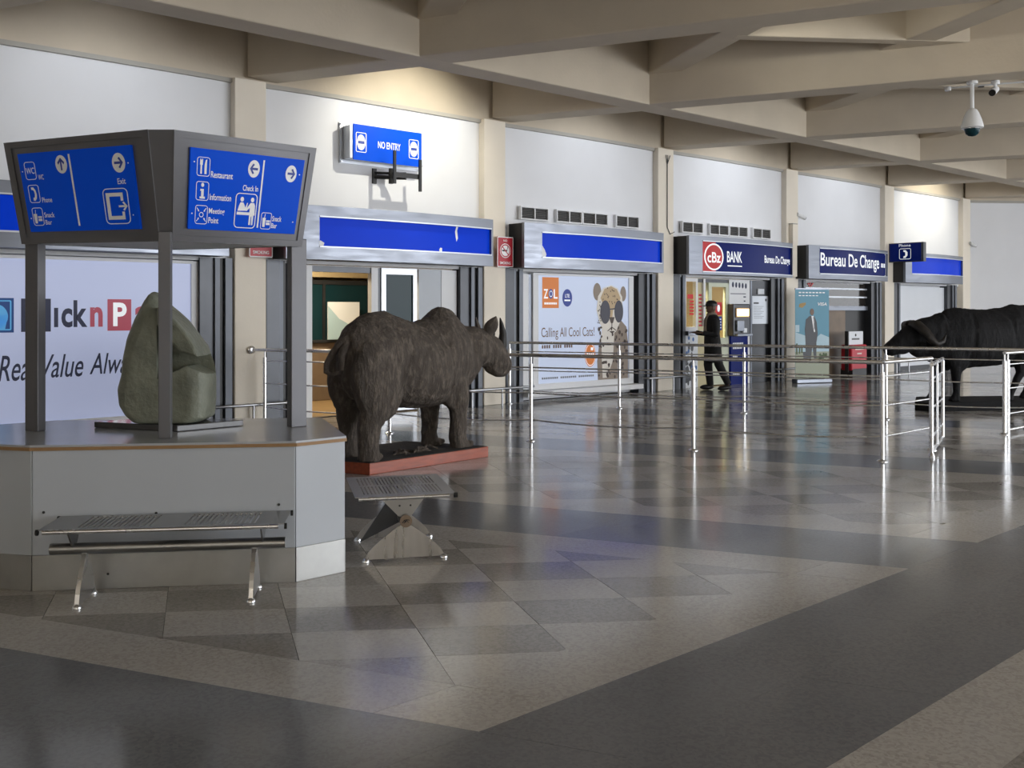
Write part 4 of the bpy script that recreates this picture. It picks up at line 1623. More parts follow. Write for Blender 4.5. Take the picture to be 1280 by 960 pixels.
# snack bar
p.rrect(0.655, 0.045, 0.755, 0.265, 0.02, 0.03, 0.005, 0.008)
snack(p, 0.705, 0.155, 0.10, 0.20)
p.text('Snack', 0.762, 0.155, 0.852, 0.225, 0.014)
p.text('Bar', 0.762, 0.065, 0.815, 0.13, 0.014)
for a, b in ((0.032, 0.83), (0.028, 0.195), (0.968, 0.80), (0.965, 0.16)):
    p.disc(a, b, 0.006, 0.009, n=8)
p.build('lettering', 'ink_white', pan)
p = Print(pf, LIFT + 0.002)
arrow(p, 0.545, 0.815, 0.047, 0.105, 180)
p.build('arrow', 'ink_blue', pan)
arrow(p, 0.888, 0.80, 0.047, 0.105, 0)
p.build('arrow', 'ink_blue', pan)

# ------------------------------------------------------------------ stone sculpture on the kiosk
PXM = 5.92 / 1200.0
sc = thing('stone_sculpture', 'grey green carved stone shaped like a hooded bud on the kiosk top', 'sculpture', (-2.13, 5.92, KZ))
C_, L_, R_ = Vector((-1.985, 5.685)), Vector((-2.56, 5.88)), Vector((-1.675, 5.985))
pl = [C_, R_, R_ + L_ - C_, L_]
mat('platepol', (0.05, 0.05, 0.055), 0.12, var=0.1, coat=0.5)
MB().prism([(v.x + 2.13, v.y - 5.92) for v in pl], 0.001, 0.038).build('base_plate', 'platepol', sc, bevel=0.004)
cx0 = 640 - 2.13 / PXM * 1.0
outline = [(176, 528), (255, 528), (266, 522), (268, 500), (268, 474), (267, 462), (263, 449), (258, 434), (247, 419), (234, 402), (222, 391), (212, 383),
           (203, 371), (194, 366), (187, 376), (176, 397), (166, 422), (161, 446), (159, 468), (154, 486), (156, 505), (164, 518)]
pts = [((x - cx0) * PXM, max(0.0, (528.5 - y) * PXM)) for x, y in outline]
mb = MB()
cxm = sum(a for a, b in pts) / len(pts)
rings = []
for (yy, sx, sz) in ((-0.19, 0.72, 0.80), (-0.165, 0.88, 0.91), (-0.11, 0.97, 0.975), (-0.03, 1.0, 1.0), (0.05, 0.99, 0.99), (0.14, 0.88, 0.92), (0.20, 0.66, 0.75)):
    rings.append([(cxm + (a - cxm) * sx, yy, 0.04 + b * sz) for a, b in pts])
mb.loft(rings)
stone_me = solid(mb, 0.012, 3, 0.5, 'stone_body')
stone_me.materials.append(MATS['stone'])
so = mkobj('stone_body', stone_me, sc)
# the mouth: a wedge carved into the front and right side
px = lambda x, y: ((x - cx0) * PXM, (528.5 - y) * PXM + 0.04)
wedge = [px(*q) for q in ((209, 400), (236, 434), (262, 446), (290, 446), (290, 472), (268, 470), (246, 458), (209, 474))]
cm = MB().ext(wedge, lambda a, b: (a, -0.4, b), lambda a, b: (a * 0.98 + 0.01, 0.05, b))
cut = cm.build('cut_tmp', 'stone')
cut.parent = sc
bo = so.modifiers.new('b', 'BOOLEAN')
bo.operation = 'DIFFERENCE'
bo.object = cut
bo.solver = 'EXACT'
bpy.context.view_layer.update()
dg = bpy.context.evaluated_depsgraph_get()
res = bpy.data.meshes.new_from_object(so.evaluated_get(dg))
so.modifiers.clear()
so.data = res
res.name = 'stone_body'
res.polygons.foreach_set('use_smooth', [True] * len(res.polygons))
res.set_sharp_from_angle(angle=R(35))
if not res.materials:
    res.materials.append(MATS['stone'])
bpy.data.objects.remove(cut)
# hood slab and lower lip standing proud of the block
hood = [px(*q) for q in ((212, 386), (222, 392), (236, 404), (249, 420), (258, 435), (262, 447), (241, 441), (228, 428), (212, 408))]
MB().ext(hood, lambda a, b: (a * 1.0, -0.225, b), lambda a, b: (a, 0.0, b)).build('hood', 'stone', sc, bevel=0.014)

# ================================================================== BENCHES
mat('rubber', (0.012, 0.012, 0.012), 0.6)


def fan_leg(t, w, h, th, M, M2):
    """quarter-moon plate leg with foot caps; drawn in local (a, b) plane"""
    pts = []
    for k in range(9):
        u = k / 8
        a = -w / 2 * (1 - u) - 0.012 * u
        b = h * (u ** 0.72)
        pts.append((a, b))
    poly = pts + [(-a, b) for a, b in reversed(pts)]
    poly = poly[::-1]
    o = MB().ext(poly, lambda a, b: M @ Vector((a, -th / 2, b + 0.018)), lambda a, b: M @ Vector((a, th / 2, b + 0.018))).build('leg', M2, t)
    for s_ in (-1, 1):
        c = M @ Vector((s_ * (w / 2 - 0.01), 0, 0))
        MB().lathe([(0.022, 0.0), (0.024, 0.008), (0.019, 0.018), (0.010, 0.026), (0.002, 0.028)], c, 14).build('foot_cap', 'steel', t, smooth=50)
    return o


def seat_plate(t, L, D, z, groups, ns, slot):
    """slotted sheet-metal seat: margins and bars are solid, slots are open"""
    th = 0.004
    m = MB()
    y0, y1 = -D / 2, D / 2
    for (gx0, gx1, gy0, gy1) in groups:
        pass
    xs = sorted({-L / 2, L / 2} | {g[0] for g in groups} | {g[1] for g in groups})
    ys = sorted({y0, y1} | {g[2] for g in groups} | {g[3] for g in groups})
    for i in range(len(xs) - 1):
        for j in range(len(ys) - 1):
            a, b, c, d = xs[i], xs[i + 1], ys[j], ys[j + 1]
            if any(g[0] <= a + 1e-6 and g[1] >= b - 1e-6 and g[2] <= c + 1e-6 and g[3] >= d - 1e-6 for g in groups):
                stp = (b - a) / ns
                for k in range(ns):
                    m.box(a + stp * k, a + stp * (k + 1 - slot), c, d, z - th, z)
            else:
                m.box(a, b, c, d, z - th, z)
    return m.build('seat', 'benchsteel', t)


BA = KA
c = KO - KN * 0.205 + KT * 0.07
bench = thing('bench', 'long slotted steel bench against the front of the kiosk', 'bench', (c.x, c.y, 0), BA)
L, D, z = 1.20, 0.33, 0.405
seat_plate(bench, L, D, z, [(-0.44, -0.07, -0.13, 0.13), (0.08, 0.45, -0.13, 0.13)], 15, 0.45)
MB().tube([(-L / 2 + 0.02, -D / 2, z - 0.012), (L / 2 - 0.03, -D / 2, z - 0.012)], 0.012, 12).build('front_roll', 'steel', bench, smooth=50)
MB().tube([(-L / 2 + 0.02, D / 2, z - 0.012), (L / 2 - 0.03, D / 2, z - 0.012)], 0.012, 12).build('back_roll', 'steel', bench, smooth=50)
for s_ in (-1, 1):
    MB().tube([(s_ * L / 2, -D / 2, z - 0.012), (s_ * (L / 2 + 0.012), -D / 2, z - 0.012)], 0.015, 10).build('end_cap', 'rubber', bench)
    MB().tube([(s_ * L / 2, D / 2 - 0.01, z - 0.012), (s_ * (L / 2 + 0.012), D / 2 - 0.01, z - 0.012)], 0.015, 10).build('end_cap', 'rubber', bench)
MB().tube([(-L / 2 + 0.01, -0.02, 0.275), (L / 2 - 0.01, -0.02, 0.275)], 0.028, 18).build('beam_tube', 'benchsteel', bench, smooth=50)
for x in (-0.475, 0.475):
    q = [(-0.05, 0.29), (0.01, 0.29), (0.10, z - 0.005), (-0.14, z - 0.005)]
    MB().ext(q, lambda a, b: (x - 0.004, a, b), lambda a, b: (x + 0.004, a, b)).build('seat_bracket', 'benchsteel', bench)
for x in (-0.42, 0.43):
    Mx = Matrix.Translation((x, -0.02, 0)) @ Matrix.Rotation(R(90), 4, 'Z')
    fan_leg(bench, 0.28, 0.24, 0.022, Mx, 'steel')

# bench on the right side of the kiosk, end on to the view
bc = thing('bench', 'short slotted steel bench by the rhinoceros, fan-shaped end plate showing', 'bench', (-0.715, 6.05, 0), R(14))
W2, D2 = 0.60, 0.70
seat_plate(bc, W2, D2, 0.40, [(-0.255, 0.235, -0.27, -0.02), (-0.255, 0.235, 0.03, 0.28)], 22, 0.42)
MB().tube([(-W2 / 2 + 0.02, -D2 / 2, 0.388), (W2 / 2 - 0.04, -D2 / 2, 0.388)], 0.012, 12).build('front_roll', 'steel', bc, smooth=50)
MB().tube([(-W2 / 2 + 0.02, D2 / 2, 0.388), (W2 / 2 - 0.04, D2 / 2, 0.388)], 0.012, 12).build('back_roll', 'steel', bc, smooth=50)
MB().tube([(W2 / 2 - 0.01, -D2 / 2 + 0.005, 0.388), (W2 / 2 + 0.012, -D2 / 2 + 0.005, 0.388)], 0.015, 10).build('end_cap', 'rubber', bc)
tb = MB().tube([(0, -D2 / 2 + 0.01, 0.245), (0, D2 / 2 - 0.01, 0.245)], 0.036, 20).build('beam_tube', 'benchsteel', bc, smooth=50)
MB().tube([(0, -D2 / 2 + 0.002, 0.245), (0, -D2 / 2 + 0.012, 0.245)], 0.037, 20).build('end_cap', 'woodcounter', bc)
fnp = lambda u, v, l: (-0.03 + 0.06 * u, -D2 / 2 + 0.002 - l, 0.215 + 0.06 * v)
p = Print(fnp, 0.001)
p.line([(0.15, 0.35), (0.35, 0.65), (0.45, 0.40), (0.6, 0.65), (0.85, 0.6)], 0.08)
p.line([(0.3, 0.3), (0.5, 0.7), (0.75, 0.35)], 0.06)
p.build('maker_mark', 'black', tb)
for y in (-D2 / 2 + 0.03, D2 / 2 - 0.06):
    q = [(-0.04, 0.27), (0.035, 0.27), (0.12, 0.385), (-0.15, 0.385)]
    MB().ext(q, lambda a, b: (a, y - 0.004, b), lambda a, b: (a, y + 0.004, b)).build('seat_bracket', 'benchsteel', bc)
    for s_ in (-0.035, 0.03):
        MB().lathe([(0.006, 0), (0.006, 0.004)], (s_, y - 0.004, 0.335), 8, M=Matrix.Rotation(R(90), 3, 'X')).build('bolt', 'black', bc)
for y in (-D2 / 2 + 0.05, D2 / 2 - 0.10):
    Mx = Matrix.Translation((0, y, 0))
    fan_leg(bc, 0.49, 0.205, 0.006, Mx, 'steelbrush')
# bent side plate of the leg
q = [(-0.26, 0.10), (-0.08, 0.365), (-0.06, 0.365), (0.02, 0.25), (0.0, 0.22)]
MB().ext(q, lambda a, b: (a, -0.20, b), lambda a, b: (a, -0.19, b)).build('side_plate', 'aludark', bc)

# ================================================================== ANIMALS
def ringx(x, y, zc, hw, hh, n=24, top=1.0, sq=2.3, lean=0.0):
    """cross-section perpendicular to the spine (superellipse)"""
    out = []
    for k in range(n):
        a = 2 * math.pi * k / n
        ca, sa = math.cos(a), math.sin(a)
        e = 2.0 / sq
        yy = hw * math.copysign(abs(ca) ** e, ca)
        zz = hh * math.copysign(abs(sa) ** e, sa)
        if sa > 0:
            yy *= 1 - (1 - top) * sa * sa
        out.append((x + lean * zz, y + yy, zc + zz))
    return out


def limb(mb, pts, n=14):
    """pts: (x, y, z, rx, ry) horizontal rings from top to bottom"""
    rings = []
    for (x, y, z, rx, ry) in pts:
        rings.append([(x + rx * math.cos(2 * math.pi * k / n), y + ry * math.sin(2 * math.pi * k / n), z) for k in range(n)])
    mb.loft(rings)


HD = R(48)
rh = thing('rhinoceros_sculpture', 'dark brown life-size rhinoceros sculpture on a red wooden plinth', 'sculpture', (-1.066, 9.449, 0), HD)
inv = Matrix.Rotation(-HD, 3, 'Z')


def rl(x, y):
    q = inv @ Vector((x + 1.066, y - 9.449, 0))
    return (q.x, q.y)


C0, C1 = Vector((-1.296, 8.74)), Vector((-0.242, 9.84))
lf = Vector((-0.90, 0.40))
plp = [rl(*C0), rl(*C1), rl(*(C1 + lf * 0.98)), rl(*(C0 + lf * 0.98))]
BH = 0.105
MB().prism(plp, 0.0, BH).build('plinth', 'redwood', rh, bevel=0.004)
cxp = sum(p[0] for p in plp) / 4
cyp = sum(p[1] for p in plp) / 4
MB().prism([(cxp + (a - cxp) * 0.985, cyp + (b - cyp) * 0.985) for a, b in plp], BH, BH + 0.006).build('plinth_top', 'soil', rh)
G = BH + 0.006
mb = MB()
trunk = [(-0.76, 0, 1.02, 0.07, 0.15, 0.9), (-0.72, 0, 1.03, 0.17, 0.27, 0.9), (-0.62, 0, 1.03, 0.255, 0.36, 0.80), (-0.45, 0, 1.045, 0.31, 0.435, 0.62),
         (-0.25, 0, 1.05, 0.335, 0.45, 0.55), (-0.05, 0, 0.985, 0.375, 0.435, 0.60), (0.12, 0, 0.955, 0.39, 0.425, 0.64), (0.30, 0, 0.98, 0.375, 0.45, 0.52),
         (0.46, 0, 1.045, 0.33, 0.50, 0.40), (0.60, -0.005, 1.06, 0.295, 0.46, 0.42), (0.74, -0.01, 1.03, 0.235, 0.37, 0.55), (0.86, -0.03, 1.02, 0.18, 0.27, 0.7), (0.95, -0.05, 1.02, 0.13, 0.19, 0.8)]
mb.loft([ringx(x, y, zc, hw, hh, top=tp) for x, y, zc, hw, hh, tp in trunk])
# neck and head, turned a little to the right and hanging
mb.tube([(0.78, -0.02, 1.08), (0.93, -0.06, 1.11), (1.05, -0.085, 1.10), (1.15, -0.11, 1.04), (1.24, -0.13, 0.95), (1.31, -0.14, 0.88), (1.345, -0.145, 0.84)],
        [(0.21, 0.27), (0.185, 0.225), (0.165, 0.195), (0.145, 0.17), (0.122, 0.14), (0.10, 0.105), (0.05, 0.05)], 18)
mb.ell((1.20, -0.12, 0.86), (0.15, 0.10, 0.07), M=Matrix.Rotation(R(20), 4, 'Y'))
mb.ell((1.05, -0.085, 1.22), (0.11, 0.12, 0.07))
# small horn stump behind the nose

# thighs and shoulders
for sy in (-1, 1):
    mb.ell((-0.48, sy * 0.18, 0.86), (0.29, 0.165, 0.42), M=Matrix.Rotation(R(-6), 4, 'Y'))
    mb.ell((0.52, sy * 0.16, 0.85), (0.20, 0.125, 0.36))
for sy, dx in ((-1, 0.0), (1, 0.08)):
    y = sy * 0.185
    limb(mb, [(-0.44, y, 0.80, 0.22, 0.15), (-0.48, y, 0.62, 0.185, 0.14), (-0.55 + dx * 0.5, y, 0.50, 0.145, 0.125), (-0.60 + dx, y, 0.40, 0.115, 0.11), (-0.605 + dx, y, 0.28, 0.10, 0.10),
              (-0.60 + dx, y, 0.20, 0.102, 0.10), (-0.59 + dx, y, 0.14, 0.115, 0.11), (-0.585 + dx, y, G, 0.122, 0.118)])
for sy, dx in ((-1, 0.02), (1, -0.06)):
    y = sy * 0.175 + (0.0 if sy < 0 else -0.015)
    limb(mb, [(0.54, y, 0.82, 0.16, 0.12), (0.55 + dx, y, 0.62, 0.125, 0.11), (0.565 + dx, y, 0.48, 0.10, 0.095), (0.56 + dx, y, 0.36, 0.092, 0.09), (0.55 + dx, y, 0.25, 0.082, 0.082),
              (0.565 + dx, y, 0.18, 0.09, 0.088), (0.585 + dx, y, 0.14, 0.108, 0.10), (0.59 + dx, y, G, 0.118, 0.11)])
    for a in (-0.5, 0.0, 0.5):
        mb.ell((0.685 + dx - abs(a) * 0.04, y + a * 0.15, G + 0.035), (0.035, 0.035, 0.033))
for sy in (-1, 1):
    for a in (-0.5, 0.0, 0.5):
        mb.ell((-0.495 + (0.08 if sy > 0 else 0) - abs(a) * 0.04, sy * 0.185 + a * 0.14, G + 0.035), (0.035, 0.035, 0.033))
# skin fold ridges
mb.tube([(0.33, -0.33, 1.15), (0.36, -0.345, 0.95), (0.40, -0.32, 0.74)], [0.02, 0.03, 0.02], 8)
mb.tube([(-0.20, -0.315, 1.15), (-0.23, -0.33, 0.95), (-0.30, -0.31, 0.72)], [0.02, 0.03, 0.02], 8)
me = solid(mb, 0.014, 4, 0.5, 'rhino_body')
wrinkle(me, 0.010, 13, ((0.42, 0.30, 0.62, 1.30, 0.030, 0.035), (-0.34, -0.16, 0.55, 1.25, 0.028, 0.035), (0.80, 0.72, 0.85, 1.35, 0.015, 0.03)))
me.materials.append(MATS['rhinohide'])
mkobj('body', me, rh)


def ear(c, h, w, rot, parent, m):
    """cupped leaf-shaped ear"""
    mb = MB()
    rings = []
    for k in range(9):
        u = k / 8
        ww = w * (math.sin(math.pi * min(1, 0.16 + 0.84 * u)) ** 0.8 if u < 1 else 0.02) * (1.0 if u < 0.5 else 1.0)
        ww = max(ww, 0.004)
        r = []
        for j in range(12):
            a = 2 * math.pi * j / 12
            yy = ww * math.cos(a)
            xx = 0.012 * math.sin(a) + 0.55 * ww * (math.cos(a) ** 2) * (1 - u * 0.6)
            r.append(Vector((xx, yy, h * u)))
        rings.append(r)
    Mx = Matrix.Translation(c) @ rot
    mb.loft([[tuple(Mx @ p) for p in r] for r in rings])
    return mb.build('ear', m, parent, smooth=60)


ear((1.03, -0.175, 1.235), 0.22, 0.075, Matrix.Rotation(R(22), 4, 'X') @ Matrix.Rotation(R(8), 4, 'Y') @ Matrix.Rotation(R(60), 4, 'Z'), rh, 'rhinohide')
ear((1.05, 0.0, 1.24), 0.20, 0.07, Matrix.Rotation(R(-20), 4, 'X') @ Matrix.Rotation(R(10), 4, 'Y') @ Matrix.Rotation(R(-60), 4, 'Z'), rh, 'rhinohide')
MB().tube([(1.23, -0.135, 1.06), (1.275, -0.145, 1.14), (1.28, -0.15, 1.25), (1.25, -0.155, 1.36), (1.225, -0.16, 1.42)], [0.062, 0.05, 0.038, 0.022, 0.006], 14).build('horn', 'horn', rh, smooth=60)
MB().tube([(1.13, -0.115, 1.20), (1.15, -0.12, 1.26), (1.155, -0.12, 1.31)], [0.045, 0.03, 0.008], 12).build('horn', 'horn', rh, smooth=60)
# tail curling up against the rump
tp = []
MB().tube([(-0.70, -0.02, 1.24), (-0.76, 0.0, 1.20), (-0.82, 0.06, 1.10), (-0.86, 0.10, 1.00), (-0.865, 0.10, 0.93), (-0.84, 0.05, 0.905), (-0.80, -0.02, 0.93)],
          [0.05, 0.042, 0.034, 0.028, 0.024, 0.021, 0.016], 10).build('tail', 'rhinohide', rh, smooth=60)
MB().tube([(-0.70, -0.03, 1.24), (-0.79, -0.04, 1.10), (-0.80, -0.05, 0.95)], [0.045, 0.035, 0.02], 10).build('tail_fold', 'rhinohide', rh, smooth=60)
rs = random.Random(5)
dm = MB()
for k in range(16):
    a = Vector((0.05 + rs.uniform(-0.22, 0.24), -0.14 + rs.uniform(-0.06, 0.10), G + 0.012))
    dv = Vector((rs.uniform(-1, 1), rs.uniform(-0.6, 0.6), 0)).normalized() * rs.uniform(0.05, 0.12)
    dm.tube([a - dv, a + Vector((0, 0, rs.uniform(0.005, 0.03))), a + dv], [0.006, 0.014, 0.005], 6)
dd = dm.build('dry_dung', 'rhinohide', rh)

# ------------------------------------------------------------------ buffalo
BD = R(188)
bf = thing('buffalo_sculpture', 'black buffalo sculpture with lowered head on a dark plinth', 'sculpture', (7.15, 14.75, 0), BD)
binv = Matrix.Rotation(-BD, 3, 'Z')


def bl(x, y):
    q = binv @ Vector((x - 7.15, y - 14.75, 0))
    return (q.x, q.y)


bp = [bl(6.17, 14.22), bl(8.75, 14.55), bl(8.7, 15.5), bl(6.42, 15.25), bl(6.05, 14.42)]
mat('plinthdark', (0.012, 0.012, 0.013), 0.75, var=0.1, spec=0.12)
MB().prism(bp, 0.0, 0.13).build('plinth', 'plinthdark', bf, bevel=0.006)
G = 0.13
mb = MB()
trunk = [(-0.98, 0, 1.10, 0.10, 0.20, 0.9), (-0.92, 0, 1.14, 0.20, 0.34, 0.8), (-0.78, 0, 1.16, 0.275, 0.42, 0.6), (-0.58, 0, 1.15, 0.31, 0.45, 0.45), (-0.35, 0, 1.10, 0.34, 0.44, 0.5),
         (-0.10, 0, 1.075, 0.36, 0.435, 0.55), (0.15, 0, 1.07, 0.355, 0.45, 0.5), (0.38, 0, 1.085, 0.32, 0.465, 0.42), (0.56, 0, 1.07, 0.27, 0.43, 0.45), (0.72, 0, 1.02, 0.21, 0.34, 0.6), (0.84, 0.0, 0.98, 0.15, 0.24, 0.8)]
mb.loft([ringx(x, y, zc, hw, hh, top=tp_) for x, y, zc, hw, hh, tp_ in trunk])
mb.tube([(0.62, 0, 1.12), (0.80, 0.0, 1.12), (0.95, 0.0, 1.13), (1.08, 0, 1.10), (1.20, 0.0, 1.03), (1.33, 0, 0.96), (1.45, 0, 0.91), (1.52, 0, 0.89)],
        [(0.24, 0.36), (0.21, 0.29), (0.185, 0.235), (0.17, 0.20), (0.15, 0.175), (0.125, 0.145), (0.115, 0.115), (0.07, 0.07)], 18)
mb.ell((0.85, 0, 0.93), (0.30, 0.12, 0.16))
mb.ell((1.25, 0, 0.90), (0.20, 0.10, 0.07), M=Matrix.Rotation(R(12), 4, 'Y'))
for sy in (-1, 1):
    mb.ell((-0.68, sy * 0.17, 1.0), (0.28, 0.15, 0.40))
    mb.ell((0.42, sy * 0.16, 0.92), (0.22, 0.13, 0.36))
for sy, k in ((1, 0.26), (-1, -0.22)):
    y = sy * 0.16
    limb(mb, [(-0.68 + k * 0.2, y, 0.85, 0.17, 0.11), (-0.70 + k * 0.35, y, 0.70, 0.11, 0.085), (-0.80 + k * 0.7, y, 0.56, 0.075, 0.065), (-0.77 + k * 0.9, y, 0.42, 0.055, 0.052), (-0.72 + k, y, 0.26, 0.05, 0.05), (-0.68 + k, y, 0.20, 0.062, 0.06), (-0.66 + k, y, G, 0.085, 0.075)])
for sy, k in ((1, 0.02), (-1, 0.20)):
    y = sy * 0.16
    limb(mb, [(0.42, y, 0.85, 0.13, 0.10), (0.43 + k * 0.4, y, 0.68, 0.095, 0.08), (0.44 + k * 0.7, y, 0.52, 0.068, 0.062), (0.43 + k, y, 0.36, 0.052, 0.05), (0.43 + k, y, 0.25, 0.05, 0.05), (0.45 + k, y, 0.19, 0.065, 0.062), (0.47 + k, y, G, 0.09, 0.08)])
me = solid(mb, 0.016, 3, 0.5, 'buffalo_body')
wrinkle(me, 0.010, 9, ((0.30, 0.20, 0.75, 1.45, 0.022, 0.035), (-0.48, -0.38, 0.75, 1.45, 0.022, 0.035), (0.72, 0.66, 0.85, 1.35, 0.012, 0.03)))
me.materials.append(MATS['buffhide'])
mkobj('body', me, bf)
for sy in (-1, 1):
    MB().tube([(1.08, sy * 0.03, 1.29), (1.07, sy * 0.13, 1.28), (1.01, sy * 0.25, 1.18), (0.95, sy * 0.33, 1.05), (0.88, sy * 0.36, 1.0), (0.79, sy * 0.36, 1.04), (0.73, sy * 0.33, 1.13)],
              [(0.085, 0.065), (0.10, 0.07), (0.085, 0.065), (0.065, 0.06), (0.05, 0.048), (0.034, 0.034), (0.012, 0.012)], 12).build('horn', 'horn', bf, smooth=60)
    ear((0.93, sy * 0.16, 1.00), 0.18, 0.055, Matrix.Rotation(R(-100 * sy), 4, 'X') @ Matrix.Rotation(R(20), 4, 'Z'), bf, 'buffhide')
MB().tube([(-0.98, 0.0, 1.32), (-1.06, 0.02, 1.22), (-1.07, 0.03, 0.95), (-1.05, 0.03, 0.7)], [0.035, 0.03, 0.022, 0.03], 8).build('tail', 'buffhide', bf, smooth=60)

# ================================================================== RAILINGS
RZ = (0.845, 0.553, 0.245)


def post(t, p, h=0.885, top=0.965):
    o = MB().tube([(p.x, p.y, 0.01), (p.x, p.y, h)], 0.0235, 16).tube([(p.x, p.y, h), (p.x, p.y, top)], 0.011, 10).build('post', 'steel', t, smooth=50)
    MB().lathe([(0.055, 0.0), (0.055, 0.006), (0.045, 0.012), (0.028, 0.022)], (p.x, p.y, 0), 18).build('base_flange', 'steel', t, smooth=40)
    return o


def railing(name, label, pts, end=None, start=None):
    """pts are world xy posts; start/end extend the rails past the posts"""
    o3 = Vector((pts[0][0], pts[0][1], 0))
    t = thing(name, label, 'railing', o3)
    P = [Vector((a, b, 0)) - o3 for a, b in pts]
    for q in P:
        post(t, q)
    S = Vector((start[0], start[1], 0)) - o3 if start else P[0]
    E_ = Vector((end[0], end[1], 0)) - o3 if end else P[-1]
    zz = Vector((0, 0, 0.985))
    MB().tube([S + zz] + [q + zz for q in P[(0 if start else 1):]] + ([E_ + zz] if end else []), 0.0215, 14).build('handrail', 'steel', t, smooth=50)
    segs = list(zip(P[:-1], P[1:]))
    if end:
        segs.append((P[-1], E_))
    for a, b in segs:
        for k, z in enumerate(RZ):
            sag = (0.0, 0.012, 0.035)[k]
            MB().tube([a.lerp(b, u / 8) + Vector((0, 0, z - sag * 4 * (u / 8) * (1 - u / 8))) for u in range(9)], 0.0085, 8).build('rail', 'steel', t, smooth=50)
    return t, o3


near = [(-3.22, 12.50), (-1.494, 11.72), (0.218, 11.03), (1.941, 10.28), (3.675, 9.53)]
st = wl(0.0, 0.135)
t, o3 = railing('queue_railing', 'steel queue railing running from the column flange past the rhinoceros', near, start=(st.x, st.y))
fl = wl(0.0, 0.15, 0.985) - o3
MB().lathe([(0.052, 0.0), (0.052, 0.008), (0.03, 0.02)], fl, 18, M=Matrix.Rotation(TH, 3, 'Z') @ Matrix.Rotation(R(90), 3, 'X')).build('wall_flange', 'steel', t, smooth=40)
fp = [tuple(wl(s, d).xy) for s, d in ((4.42, 0.16), (5.24, 1.79), (6.10, 3.46), (6.93, 5.20), (7.77, 6.92))]
railing('queue_railing', 'steel queue railing running from the no smoking column towards the buffalo', fp)


def rail_panel(name, label, a, b, hts, top, frame=False, posts=(True, True)):
    o3 = Vector((a[0], a[1], 0))
    t = thing(name, label, 'gate' if frame else 'railing', o3)
    B_ = Vector((b[0], b[1], 0)) - o3
    Z_ = Vector((0, 0, 0))
    for q, on in ((Z_, posts[0]), (B_, posts[1])):
        if on:
            if frame:
                MB().tube([q + Vector((0, 0, 0.06)), q + Vector((0, 0, top - 0.02))], 0.019, 14).build('stile', 'steel', t, smooth=50)
            else:
                post(t, q)
    MB().tube([Z_ + Vector((0, 0, top)), B_ + Vector((0, 0, top))], 0.0215, 14).build('handrail', 'steel', t, smooth=50)
    for z in hts:
        MB().tube([Vector((0, 0, z)), B_ + Vector((0, 0, z))], 0.0095 if z > 0.1 else 0.017, 10).build('rail', 'steel', t, smooth=50)
    return t


pa, pb = (3.675, 9.53), (4.50, 10.30)
rail_panel('queue_railing', 'short steel rail panel joining the queue railing to the open gate', (3.70, 9.56), pb, RZ, 0.985, posts=(False, True))
g = rail_panel('swing_gate', 'narrow steel swing gate standing open before the buffalo', (4.262, 9.75), (4.90, 10.92), (0.80, 0.50, 0.21, 0.06), 0.95, frame=True)
MB().tube([(0.30, 0.55, 0.07), (0.30, 0.55, 0.93)], 0.012, 10).build('stile', 'steel', g, smooth=50)
MB().lathe([(0.03, 0.0), (0.03, 0.02), (0.015, 0.06)], (0, 0, 0), 14).build('floor_pivot', 'steel', g)
q0 = Vector((5.95, 11.60))
q1 = q0 + Vector((WV.x, WV.y)) * 1.12
rail_panel('queue_railing', 'steel rail panel with paired posts in front of the buffalo plinth', tuple(q0), tuple(q1), (0.845, 0.553, 0.245, 0.05), 0.985)
t2 = [o for o in COL.objects if o.get('label', '').startswith('steel rail panel with paired')][0]
MB().tube([(0.055, 0.03, 0.0), (0.055, 0.03, 0.90)], 0.0235, 16).tube([(0.055, 0.03, 0.9), (0.055, 0.03, 0.97)], 0.011, 10).build('post', 'steel', t2, smooth=50)


# low trolley guards in front of the columns
def guard(i, label):
    t = wthing('trolley_guard', label, 'guard rail', i * BAY, 0.215 if i == 0 else 0.31, 0)
    x0, x1, h = -0.72, 0.72, 0.27
    e_ = 0.06 if i == 0 else 0.12
    MB().tube([(x0, e_, h), (x0 + 0.03, 0.03, h), (x0 + 0.1, 0, h), (x1 - 0.1, 0, h), (x1 - 0.03, 0.03, h), (x1, e_, h)], 0.02, 10).build('rail', 'guard', t, smooth=50)
    for x in (x0 + 0.12, 0.0, x1 - 0.12):
        MB().tube([(x, 0, 0), (x, 0, h)], 0.016, 10).build('leg', 'guard', t, smooth=50)


for i, l in ((-1, 'supermarket poster and its far column'), (0, 'column with the rail flange'), (1, 'no smoking column'), (2, 'column with the thin cable'), (3, 'column behind the roller banner'), (4, 'column with the phone sign')):
    guard(i, 'low steel trolley guard at the foot of the ' + l if i >= 0 else 'low steel trolley guard left of the supermarket poster')

# ================================================================== PERSON AT THE BANK WINDOW
pw = wl(9.02, 0.62)
pe = thing('person', 'person in a long dark coat and black cap standing at the teller window', 'person', pw, TH + R(150))
